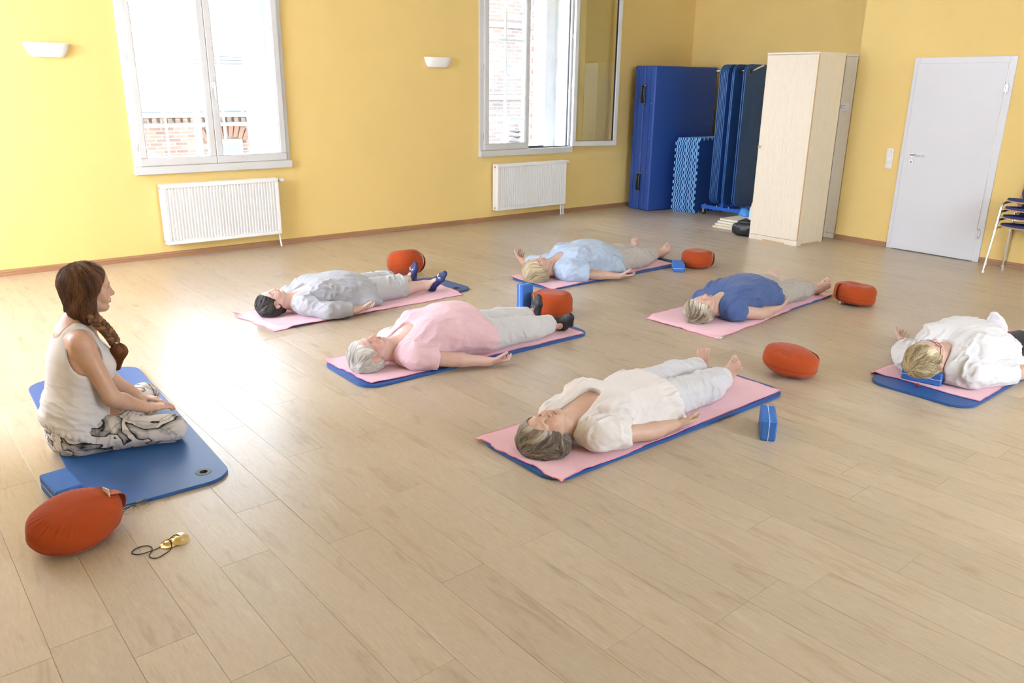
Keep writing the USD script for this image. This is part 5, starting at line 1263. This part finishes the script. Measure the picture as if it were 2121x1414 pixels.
    if sh_:
        for s in (-1, 1):
            an, he, to = legs[s][2:5]; pp = np.array([an, he, to]); l2, h2 = pp.min(0)-.075, pp.max(0)+.075
            F4 = Field(*[np.arange(l2[d], h2[d], .0042) for d in range(3)])
            d = unit(to-he); Lf = np.linalg.norm(to-he); o = V3(0, s, 0) if 'out' not in S_ else V3(*S_['out'][s > 0]); o = unit(o-d*np.dot(o, d)); n = np.cross(d, o); n = n if np.dot(n, an-he) > 0 else -n
            if sh_['kind'] == 'sock':
                foot(F4, an, he, to, o, q, False, sh_.get('g', .0045), .03)
                F4.bone(an, an+(legs[s][1]-an)*.26, .036*lb+.006, .039*lb+.006, None, .02)
                F4.cut(an+(legs[s][1]-an)*.22, legs[s][1]-an, k=.003)
            else:  # a slipper: a heel cup, a thin sole and a toe cap with a wide throat
                foot(F4, an, he, to, o, q, False, .0060, .012)
                F4.cut(he+n*.058*q, unit(n-d*.24), k=.003)
                F4.bone(he+d*.055+n*.092*q, he+d*Lf*.47+n*.076*q, (.026, .046), (.022, .030), o, .010, True)
            F4.F = np.maximum(F4.F, -.001-F4.g[2][None, None, :])
            worn.append(F4); v, f = island(*F4.mesh(), 150); v = relax(v, f, 1)
            sp = obj('sock' if sh_['kind'] == 'sock' else 'shoe', tm(v, f), M[sh_['mat']], t, smooth=True)
            if sh_.get('bow'):
                c0_ = he+d*Lf*.60+n*.046
                obj('bow', [tube([c0_, c0_+o*a_*.014+d*b_*.016+n*.006, c0_+o*a_*.026+d*b_*.030+n*.001], [.003, .0052, .0030], 8) for a_ in (-1, 1) for b_ in (-1, .9)], M['ribbon'], sp, smooth=50)
    bv = tuck(bv, bf, worn)
    tinted('body', bv, bf, skin_tint(bv, hc, R, hs, S_.get('skin', (.60, .40, .30)), **S_.get('paint', {})), M['skin'], t)
    hr = S_['hair']; hair_cap(t, hc, R, hs, P, zmin=hr.pop('zmin', .0), **hr)
    return t, hc, R, hs, arms, legs, P
def cast(label, origin, rzdeg, spec):
    """Limb points in spec are room coordinates."""
    rz = math.radians(rzdeg); c, s = math.cos(rz), math.sin(rz); o = np.array([origin[0], origin[1], ZB])
    def loc(p): d = np.array(p, float)-o; return (d[0]*c+d[1]*s, -d[0]*s+d[1]*c, d[2])
    for k in ('near', 'far', 'lnear', 'lfar'): spec[k] = {**spec[k], 'pts': [loc(p) for p in spec[k]['pts']]}
    return lying(label, (origin[0], origin[1]), rz, spec)
cast('woman in white blouse lying on her back nearest the viewer, grey-brown hair', (2.175, 2.648), 2.2, dict(L=1.66, bust=.45, belly=.012, ww=1.03, skin=(.60, .39, .285), heady=.0, face=(-.24, -.22, -.12), hs=1.02,
    near=dict(pts=[(2.800, 2.440, .062), (2.995, 2.425, .060), (3.12, 2.40, .055)], palm=(.2, .5, .85), thumb=(0, -.85, .5), curl=.45),
    far=dict(pts=[(2.82, 2.955, .055), (3.04, 2.99, .05), (3.15, 2.98, .05)], palm=(0, 0, 1), thumb=(0, 1, .2), curl=.6),
    lnear=dict(pts=[(3.425, 2.605, .105), (3.742, 2.695, .082), (3.800, 2.715, .030), (3.773, 2.611, .215)]), lfar=dict(pts=[(3.425, 2.815, .105), (3.745, 2.865, .082), (3.800, 2.880, .030), (3.735, 2.845, .235)]),
    top=dict(name='blouse', color=(.74, .70, .668), g=.016, gz=.014, hem=.90, sleeve=.50, gs=.024, flare=.014, neck=(.435, .085, .055), vee=.70, amp=.009, seed=3, drape=.012),
    pants=dict(color=(.60, .60, .605), g=.016, gk=.018, ga=.012, upto=1.86, amp=.0085, seed=5, cuff=True, label='pale grey jogging trousers'),
    paint=dict(lips=(.50, .22, .19), brow=(.34, .24, .17), brow_w=.5),
    hair=dict(colors=((.29, .235, .175), (.58, .52, .43), (.12, .09, .065)), thick=.024, front=.078, seed=11, n=5200, length=.085, side=-.035, nape=-.07, cover_ears=True, spiky=.15, spread=(.138, .125, .054, -.004), amp=.012, clump=4.5)))
cast('woman in pink t-shirt and black slippers lying on her back, white hair', (2.060, 4.200), -.3, dict(L=1.70, bust=.6, belly=.046, sw=1.08, ww=1.22, hw=1.12, chest=1.12, limb=1.10, skin=(.64, .41, .33), face=(.02, -.10, -.06), hs=1.04, heady=.0,
    near=dict(pts=[(2.615, 3.935, .066), (2.835, 3.825, .040), (2.96, 3.772, .030)], palm=(.1, .3, .9), thumb=(-.2, -.85, .5), curl=.75),
    far=dict(pts=[(2.62, 4.50, .066), (2.84, 4.60, .046), (2.96, 4.64, .03)], palm=(0, 0, 1), thumb=(0, 1, .2), curl=.7),
    lnear=dict(pts=[(3.300, 4.090, .105), (3.655, 4.125, .080), (3.735, 4.140, .030), (3.700, 3.975, .165)]), lfar=dict(pts=[(3.300, 4.345, .105), (3.665, 4.400, .080), (3.745, 4.415, .030), (3.715, 4.375, .235)]),
    top=dict(name='t_shirt', color=(.76, .515, .54), g=.013, gz=.012, hem=.93, sleeve=.62, gs=.020, flare=.012, neck=(.385, .080, .050), vee=.75, amp=.0055, seed=7),
    pants=dict(color=(.60, .59, .575), g=.014, gk=.012, ga=.010, upto=1.84, amp=.0065, seed=8, label='pale grey jersey trousers'),
    shoes=dict(kind='slipper', mat='ballet_black'), toes=False,
    paint=dict(lips=(.52, .25, .24), brow=(.62, .52, .45), brow_w=.35, eyes='open', blush=.5),
    hair=dict(colors=((.74, .71, .64), (.84, .82, .77), (.50, .46, .40)), thick=.020, front=.072, seed=21, n=5000, length=.06, side=-.02, nape=-.075, spread=(.100, .095, .042, .010))))
cast('woman in grey linen tunic and navy slippers lying on her back, dark hair', (2.045, 5.690), 1.2, dict(L=1.57, bust=.45, belly=.025, ww=1.10, hw=1.05, skin=(.68, .46, .37), face=(.0, -.04, .0), hs=.98, heady=0,
    near=dict(pts=[(2.480, 5.395, .070), (2.715, 5.372, .052), (2.93, 5.357, .046)], palm=(0, .3, .9), thumb=(-.1, -.85, .4), curl=.6),
    far=dict(pts=[(2.50, 5.99, .055), (2.73, 6.03, .04), (2.85, 6.04, .04)], palm=(0, 0, 1), thumb=(0, 1, .2), curl=.6),
    lnear=dict(pts=[(3.230, 5.650, .100), (3.510, 5.640, .078), (3.575, 5.640, .030), (3.650, 5.520, .190)]), lfar=dict(pts=[(3.215, 5.850, .100), (3.510, 5.905, .078), (3.565, 5.920, .030), (3.565, 5.885, .235)]),
    top=dict(name='tunic', color=(.42, .43, .45), g=.018, gz=.014, hem=.97, sleeve=1.78, gs=.022, flare=.004, neck=(.40, .055, .045), vee=.55, amp=.010, seed=13, drape=.03),
    pants=dict(color=(.50, .50, .50), g=.020, gk=.020, ga=.02, upto=1.22, amp=.008, seed=14, label='grey cropped linen trousers'),
    shoes=dict(kind='slipper', mat='ballet_navy', bow=True), toes=False,
    paint=dict(lips=(.55, .25, .23), brow=(.10, .07, .05), brow_w=.9),
    hair=dict(colors=((.045, .040, .040), (.14, .13, .13), (.015, .013, .013)), thick=.015, front=.072, seed=31, n=4600, length=.045, side=-.025, nape=-.09, spread=(.092, .092, .040, .006))))
cast('woman in pale blue t-shirt lying on her back at the far mat, blonde hair', (4.420, 5.405), .8, dict(L=1.77, bust=.55, belly=.033, sw=1.06, ww=1.20, hw=1.12, chest=1.05, limb=1.06, skin=(.60, .39, .29), face=(-.02, -.04, -.12), hs=1.03,
    near=dict(pts=[(4.985, 5.140, .070), (5.222, 5.030, .042), (5.330, 4.930, .040)], palm=(.1, .3, .9), thumb=(-.2, -.85, .5), curl=.8),
    far=dict(pts=[(4.83, 5.88, .052), (4.905, 6.075, .046), (4.955, 6.165, .075)], palm=(.5, -.3, .75), thumb=(-.8, .3, .3), curl=.85),
    lnear=dict(pts=[(5.700, 5.270, .110), (6.175, 5.430, .080), (6.270, 5.455, .030), (6.250, 5.300, .180)]), lfar=dict(pts=[(5.720, 5.540, .110), (6.120, 5.700, .080), (6.205, 5.730, .030), (6.130, 5.690, .225)]),
    top=dict(name='t_shirt', color=(.44, .54, .66), g=.018, gz=.016, hem=.92, sleeve=.74, gs=.030, flare=.022, neck=(.37, .065, .05), vee=.7, amp=.009, seed=17, drape=.01),
    pants=dict(color=(.50, .47, .43), g=.018, gk=.014, ga=.006, upto=1.80, amp=.008, seed=18, label='beige grey jersey trousers'),
    paint=dict(lips=(.48, .22, .18), brow=(.34, .24, .16), brow_w=.4),
    hair=dict(colors=((.66, .55, .34), (.80, .72, .52), (.36, .27, .15)), thick=.027, front=.066, seed=41, n=5200, length=.08, side=-.04, nape=-.08, cover_ears=True, spread=(.122, .105, .046, .006), amp=.012, clump=4.5)))
cast('woman in dark blue t-shirt and beige trousers lying on her back, short bleached hair', (4.590, 3.655), 2.6, dict(L=1.67, bust=.4, belly=.028, sw=1.03, ww=1.14, hw=1.05, limb=1.04, skin=(.62, .41, .32), face=(-.08, -.12, -.15), hs=1.0,
    near=dict(pts=[(5.155, 3.430, .062), (5.440, 3.480, .050), (5.640, 3.505, .055)], palm=(.1, .6, .7), thumb=(0, -.8, .6), curl=.95),
    far=dict(pts=[(5.15, 3.96, .06), (5.40, 4.01, .05), (5.52, 4.01, .05)], palm=(0, 0, 1), thumb=(0, 1, .2), curl=.7),
    lnear=dict(pts=[(5.840, 3.620, .105), (6.160, 3.625, .080), (6.245, 3.635, .030), (6.220, 3.490, .172)]), lfar=dict(pts=[(5.820, 3.865, .105), (6.080, 3.960, .080), (6.150, 3.985, .030), (6.085, 3.975, .215)]),
    top=dict(name='t_shirt', color=(.075, .125, .285), g=.015, gz=.013, hem=.88, sleeve=.22, gs=.022, flare=.016, neck=(.345, .060, .05), vee=.7, amp=.0075, seed=19),
    pants=dict(color=(.42, .39, .34), g=.016, gk=.012, ga=.006, upto=1.80, amp=.008, seed=20, label='beige jersey trousers'),
    paint=dict(lips=(.50, .25, .22), brow=(.40, .30, .20), brow_w=.5, blush=.35),
    hair=dict(colors=((.66, .58, .42), (.82, .77, .66), (.20, .155, .11)), thick=.019, front=.072, seed=51, n=5600, length=.042, side=-.02, nape=-.08, spiky=.6, amp=.011)))
wf = cast('woman in white t-shirt, black shorts and white socks at the right edge, blonde hair', (4.560, 1.965), 2.2, dict(L=1.70, bust=.65, belly=.034, sw=1.12, ww=1.26, hw=1.15, chest=1.12, limb=1.10, skin=(.60, .39, .30), head=(.128, .188), face=(.16, -.10, -.12), hs=1.04,
    near=dict(pts=[(5.330, 1.690, .050), (5.58, 1.64, .035), (5.72, 1.61, .035)], palm=(0, 0, 1), thumb=(0, -1, .3), curl=.6),
    far=dict(pts=[(5.21, 2.33, .055), (5.425, 2.445, .040), (5.580, 2.545, .045)], palm=(.2, .2, .9), thumb=(-.3, .8, .4), curl=.6),
    lnear=dict(pts=[(5.840, 1.840, .125), (6.200, 1.780, .080), (6.285, 1.775, .030), (6.270, 1.640, .190)]), lfar=dict(pts=[(5.830, 2.130, .115), (6.175, 2.125, .085), (6.270, 2.125, .032), (6.165, 2.185, .205)]),
    top=dict(name='t_shirt', color=(.70, .69, .68), g=.020, gz=.016, hem=.90, sleeve=.80, gs=.026, flare=.018, neck=(.36, .07, .05), vee=.7, amp=.010, seed=23, drape=.02),
    pants=dict(color=(.016, .016, .018), g=.009, gk=.004, ga=.0, upto=.86, amp=.003, seed=24, label='black cycling shorts'),
    shoes=dict(kind='sock', mat='sock', g=.0055), toes=False,
    paint=dict(lips=(.48, .22, .18), brow=(.36, .26, .16), brow_w=.5, blush=.45),
    hair=dict(colors=((.58, .47, .27), (.74, .65, .44), (.26, .19, .10)), thick=.023, front=.072, seed=61, n=5600, length=.075, side=-.03, nape=-.07, zmin=.0778, amp=.012, clump=4.5)))
def dress_last():
    t, hc, R, hs, arms, legs, P = wf
    g = lambda x, y, z: P(x, y, z)
    for q_ in (-1, 1):
        gl = obj('glasses_rim', tube([g(q_*(.034+.025*math.cos(a)), -.004+.018*math.sin(a), .094-.010*abs(math.cos(a)) if math.cos(a)*1 > 0 else .098) for a in np.linspace(0, 2*PI, 24, endpoint=False)], .0014, 6, closed=True), M['cord'], t, smooth=60)
        obj('glasses_temple', tube([g(q_*.060, .004, .084), g(q_*.075, .004, .045), g(q_*.083, .004, -.01)], .0016, 6), M['cord'], t)
    obj('glasses_bridge', tube([g(-.009, 0, .099), g(0, .004, .103), g(.009, 0, .099)], .0014, 6), M['cord'], t)
    A = arms[1]; ax = unit(A[2]-A[1]); p1 = unit(np.cross(ax, (0, 0, 1.0))); p2 = np.cross(ax, p1)
    obj('bracelet', tube([A[2]-ax*.03+(p1*math.cos(a)+p2*math.sin(a))*.0325 for a in np.linspace(0, 2*PI, 28, endpoint=False)], .0035, 8, closed=True), M['cord'], t, smooth=60)
dress_last()
# ---------------------------------------------------------------- the instructor, cross-legged
def smoke_look():
    n = {'tc': ('texture_coordinate', {}), 'm': ('mapping', {'scale': (1, 1, 1.25), 'location': (.31, .12, .4)}),
         'a': ('noise_texture', {'scale': 3.7, 'detail': 2.0, 'roughness': .45, 'distortion': 2.6}), 'b': ('noise_texture', {'scale': 5.0, 'detail': 3.0, 'distortion': 1.6}),
         'ra': ('rgb_ramp', {'ramp': [(0, (1, 1, 1)), (.455, (1, 1, 1)), (.470, (.02, .02, .02)), (.492, (.03, .03, .03)), (.505, (.32, .32, .33)), (.60, (.86, .86, .86)), (.68, (1, 1, 1)), (1, (1, 1, 1))]}),
         'rb': ('rgb_ramp', {'ramp': [(0, (1, 1, 1)), (.40, (1, 1, 1)), (.50, (.55, .55, .56)), (.53, (.95, .95, .95)), (1, (1, 1, 1))]}),
         'x': ('mix_color', {'blend_type': 'multiply', 'fac': 1.0}), 'y': ('mix_color', {'blend_type': 'multiply', 'fac': 1.0, 'a': (.74, .70, .66)}), 'p': ('principled_bsdf', {'roughness': .7, 'specular_ior_level': .25, 'sheen_weight': .1})}
    l = [('tc.object', 'm.vector'), ('m.vector', 'a.vector'), ('m.vector', 'b.vector'), ('a.fac', 'ra.fac'), ('b.fac', 'rb.fac'), ('ra.color', 'x.a'), ('rb.color', 'x.b'), ('x.result', 'y.b'), ('y.result', 'p.base_color')]
    return usdkit.material(stage, '/World/Looks/smoke_print', n, l, surface='p.BSDF')
M['smoke'] = smoke_look()
def instructor():
    O = V3(.55, 4.08, MT+.0004)
    t = thing('person', 'young instructor with long auburn braid sitting cross-legged in white tank top', 'person', O)
    w = lambda x, y, z: V3(x, y, z)-V3(O[0], O[1], MT)
    hc = w(.672, 4.085, .782); fwd = unit(V3(1, -.03, -.06)); left = unit(np.cross((0, 0, 1.0), fwd)); R = np.stack([left, np.cross(fwd, left), fwd], 1); hs = .97
    st = [(w(.520, 4.08, .085), .165, .125), (w(.528, 4.08, .19), .152, .118), (w(.552, 4.08, .30), .134, .108), (w(.578, 4.08, .42), .146, .116), (w(.583, 4.08, .51), .148, .092), (w(.586, 4.08, .575), .110, .066), (w(.598, 4.08, .625), .062, .055)]
    A = {-1: [w(.583, 3.937, .560), w(.668, 3.890, .285), w(.838, 3.985, .162), w(.915, 4.010, .150)], 1: [w(.595, 4.223, .560), w(.690, 4.275, .300), w(.840, 4.135, .175), w(.905, 4.07, .165)]}
    Lg = {-1: [w(.545, 3.990, .092), w(.905, 3.862, .078), w(.715, 4.190, .055), w(.690, 4.215, .045), w(.640, 4.40, .038)], 1: [w(.545, 4.170, .092), w(.905, 4.345, .098), w(.740, 4.040, .070), w(.745, 4.000, .060), w(.660, 3.890, .095)]}
    lo, hi = V3(-.30, -.36, -.012), V3(.50, .46, .94)
    fx = [(hc[0]-.11, hc[0]+.14, .0030), (.24, .42, .0042)]; fy = [(hc[1]-.10, hc[1]+.10, .0034)]; fz = [(hc[2]-.14, hc[2]+.13, .0030), (.10, .20, .0042)]
    F = Field(axis(lo[0], hi[0], .0078, fx), axis(lo[1], hi[1], .0078, fy), axis(lo[2], hi[2], .0078, fz))
    def torso(F, g=0.0, a=0, b=99, k=.05):
        for (p, w0, d0), (q, w1, d1) in list(zip(st[:-1], st[1:]))[a:b]: F.bone(p, q, (w0+g, d0+g), (w1+g, d1+g), (0, 1, 0), k)
        for s in (-1, 1): F.ball(w(.665, 4.08+s*.066, .425), np.array((.058, .066, .066))+g, None, .05)
    def arm(F, s, g=0.0):
        sh, el, wr = A[s][:3]; F.bone(w(.588, 4.08+s*.07, .565), sh, .050+g, .050+g, None, .04); F.bone(sh, el, .047+g, .038+g, None, .02)
        m_ = el+(wr-el)*.3; F.bone(el, m_, .037+g, .038+g, None, .02); F.bone(m_, wr, .038+g, .0245+g, None, .02)
    def leg(F, s, g=0.0, to=1.0):
        hp, kn, an = Lg[s][:3]; F.bone(hp, kn, .088+g, .060+g, None, .04); c_ = kn+(an-kn)*.35; F.bone(kn, c_, .057+g, .054+g, None, .03); F.bone(c_, c_+(an-c_)*to, .054+g, .034+.02*(1-to)+g, None, .02)
    torso(F)
    F.bone(w(.592, 4.08, .60), hc+R @ V3(0, -.05, -.03), .056, .050, None, .03); F.bone(w(.628, 4.08, .585), hc+R @ V3(0, -.08, .01), .036, .032, None, .04)
    for s in (-1, 1):
        arm(F, s); leg(F, s); a = A[s]; hand(F, a[2], a[3]-a[2], (.1, 0, -1), (0, -s, .1), .93, .42, spread=.04)
        foot(F, Lg[s][2], Lg[s][3], Lg[s][4], V3(-1, -s*.4, 0) if s < 0 else V3(-.6, 0, -.6), .93)
    head(F, hc, R, hs)
    F.F = np.maximum(F.F, -F.g[2][None, None, :])
    bv, bf = island(*F.mesh(), 300)
    # tank top
    G2 = Field(axis(-.26, .30, .0055), axis(-.28, .28, .0055), axis(-.01, .68, .0055)); g = .010
    torso(G2, g, 0, 5); G2.bone(w(.518, 4.08, .10), w(.528, 4.08, .20), (.178, .142), (.160, .128), (0, 1, 0), .04)
    for s in (-1, 1): G2.bone(w(.592, 4.08+s*.085, .560), w(.590, 4.08+s*.065, .600), (.046, .052), (.034, .050), (0, 1, 0), .03)
    for s in (-1, 1):                                                # arm holes
        G2.bone(w(.590, 4.08+s*.30, .50), w(.590, 4.08+s*.148, .505), (.085, .098), (.070, .096), (1, 0, 0), .01, True)
    G2.bone(w(.64, 4.08, .70), w(.665, 4.08, .545), (.085, .09), (.075, .045), (0, 1, 0), .01, True); G2.bone(w(.54, 4.08, .70), w(.535, 4.08, .605), (.085, .07), (.065, .05), (0, 1, 0), .01, True)
    n_ = unit(V3(-.55, 0, -1)); G2.cut(w(.545, 4.08, .085), n_, k=.003)
    v, f = island(*G2.mesh(), 200); v = relax(v, f, 1); n = normals(v, f)
    u = np.stack([v[:, 0]*8, v[:, 1]*8, v[:, 2]*15+v[:, 0]*8], 1); d1 = ridge(u, 4); d2 = ridge(np.stack([v[:, 0]*14, v[:, 1]*14, v[:, 2]*4], 1), 9)
    low = np.clip((.42-v[:, 2])/.2, 0, 1)
    hemw = np.exp(-((v-w(.545, 4.08, .085)) @ -n_/.022)**2)
    v = v+n*(.018*np.clip(.36-d1, 0, 1)*(.25+low)+.006*np.clip(.38-d2, 0, 1)*low+hemw*.0035*np.sin(np.arctan2(v[:, 1], v[:, 0]+.03)*46)-.002)[:, None]
    tinted('tank_top', v, f, np.tile((.72, .69, .655), (len(v), 1)), M['cloth'], t)
    # leggings
    G3 = Field(axis(-.26, .48, .0058), axis(-.34, .44, .0058), axis(-.01, .30, .0058)); g = .006
    torso(G3, g-.001, 0, 2); 
    for s in (-1, 1): leg(G3, s, g, .80)
    G3.cut(w(.53, 4.08, .235), (0, 0, 1), (-.3, -.4, .2), (.13, .5, .4), .003)
    for s in (-1, 1):
        kn, an = Lg[s][1:3]; c_ = kn+(an-kn)*.35; e = c_+(an-c_)*.80; ax = unit(an-kn); G3.cut(e, ax, e-(.07, .07, .07), e+(.08, .08, .07), .003) if s < 0 else None
    G3.F = np.maximum(G3.F, -.0002-G3.g[2][None, None, :])
    v, f = island(*G3.mesh(), 200); v = relax(v, f, 1)
    obj('leggings', tm(v, f), M['smoke'], t, smooth=True, label='white leggings printed with black smoke swirls')
    bv = tuck(bv, bf, [G2, G3], .008)
    tint = skin_tint(bv, hc, R, hs, (.60, .37, .255), lips=(.52, .24, .21), brow=(.22, .12, .07), eyes='open')
    tinted('body', bv, bf, tint, M['skin'], t)
    # bra strap, bracelet
    obj('bra_strap', tube(spline([w(.515, 4.00, .48), w(.535, 3.985, .555), w(.572, 3.972, .603), w(.612, 3.978, .600), w(.645, 3.992, .55)], 30), .0055, 8), M['ribbon'], t, smooth=60)
    e = A[-1][2]; ax = unit(A[-1][3]-A[-1][2]); p1 = unit(np.cross(ax, (0, 0, 1.0))); p2 = np.cross(ax, p1)
    obj('bracelet', [moved(trimesh.creation.icosphere(1, .0042), t=e-ax*.012+(p1*math.cos(a)+p2*math.sin(a))*.0275) for a in np.linspace(0, 2*PI, 20, endpoint=False)], M['skirting'], t, smooth=True)
    # hair: swept over the near shoulder into a braid
    def mass(F, cc):
        F.bone(cc((0, .02, -.055)), cc((-.018, -.085, -.055)), (.078, .070), (.062, .052), R[:, 0], .03)
        F.bone(cc((-.060, .015, -.035)), cc((-.060, -.105, -.045)), (.026, .046), (.030, .044), R[:, 0], .03)
        F.bone(cc((.062, .01, -.025)), cc((.045, -.06, -.055)), .040, .034, None, .03); F.bone(cc((-.066, .02, -.028)), cc((-.070, -.05, -.030)), (.026, .040), (.028, .040), R[:, 0], .03)
        F.bone(cc((-.045, -.08, -.050)), cc((-.086, -.128, -.018)), (.048, .044), (.032, .030), R[:, 0], .03)
    cols = ((.120, .052, .022), (.230, .105, .042), (.045, .020, .010))
    h = hair_cap(t, hc, R, hs, None, thick=.017, front=.078, colors=cols, seed=71, n=5200, length=.10, cover_ears=True, extra=mass, crown=(0, .105, -.03), clump=3.4, amp=.008, side=-.03, nape=-.118, temple=.072, cheek=.078)
    path = spline([w(.652, 3.988, .668), w(.672, 3.966, .640), w(.695, 3.960, .606), w(.714, 3.966, .570), w(.730, 3.977, .530)], 60)
    tan = np.gradient(path, axis=0); tan /= np.linalg.norm(tan, axis=1)[:, None]; sd = unit_rows(np.cross(tan, (0.2, -1.0, .2))); up = np.cross(tan, sd)
    for k in range(3):
        ph = np.linspace(0, 2*PI*2.6, 60)+k*2*PI/3
        obj('braid_lock', tube(path+sd*(np.sin(ph)*.016)[:, None]+up*(np.sin(2*ph)*.008)[:, None], np.linspace(.0165, .0125, 60), 12), strand_look('braid_%d' % k, cols[k % 2]), h, smooth=60)
    tail = Field(*[np.arange(a, b, .004) for a, b in zip(w(.64, 3.90, .35), w(.81, 4.07, .57))])
    tail.bone(w(.730, 3.980, .528), w(.743, 3.983, .482), .014, .032, None, .02); tail.bone(w(.743, 3.983, .482), w(.726, 3.985, .402), (.032, .028), (.013, .012), (1, 0, 0), .02)
    v, f = island(*tail.mesh(), 100); n = normals(v, f)
    q = np.stack([v[:, 0]*60, v[:, 1]*60, v[:, 2]*9], 1); v = v+n*((meshkit.fbm(q, 3, 2)-.5)*.014)[:, None]; ww = meshkit.fbm(q*1.4, 2, 5)[:, None]
    tinted('braid_tail', v, f, np.array((.075, .024, .010))*(1-ww)+np.array((.26, .085, .030))*ww, M['hair'], h)
    n = normals(v, f); ix = np.random.default_rng(4).integers(0, len(v), 900); strands(h, 'strand', strand_look('strand_tail', (.20, .068, .024)), v[ix], np.tile((-.15, 0, -1.0), (900, 1))+n[ix]*.2, 0, v, n, .05, .0011, seed=3)
    obj('hair_tie', [moved(trimesh.creation.icosphere(1, .006), t=w(.730, 3.979, .528)+(math.cos(a)*.016, math.sin(a)*.016, .002*math.sin(3*a))) for a in np.linspace(0, 2*PI, 12, endpoint=False)], M['steel'], h, smooth=True)
instructor()
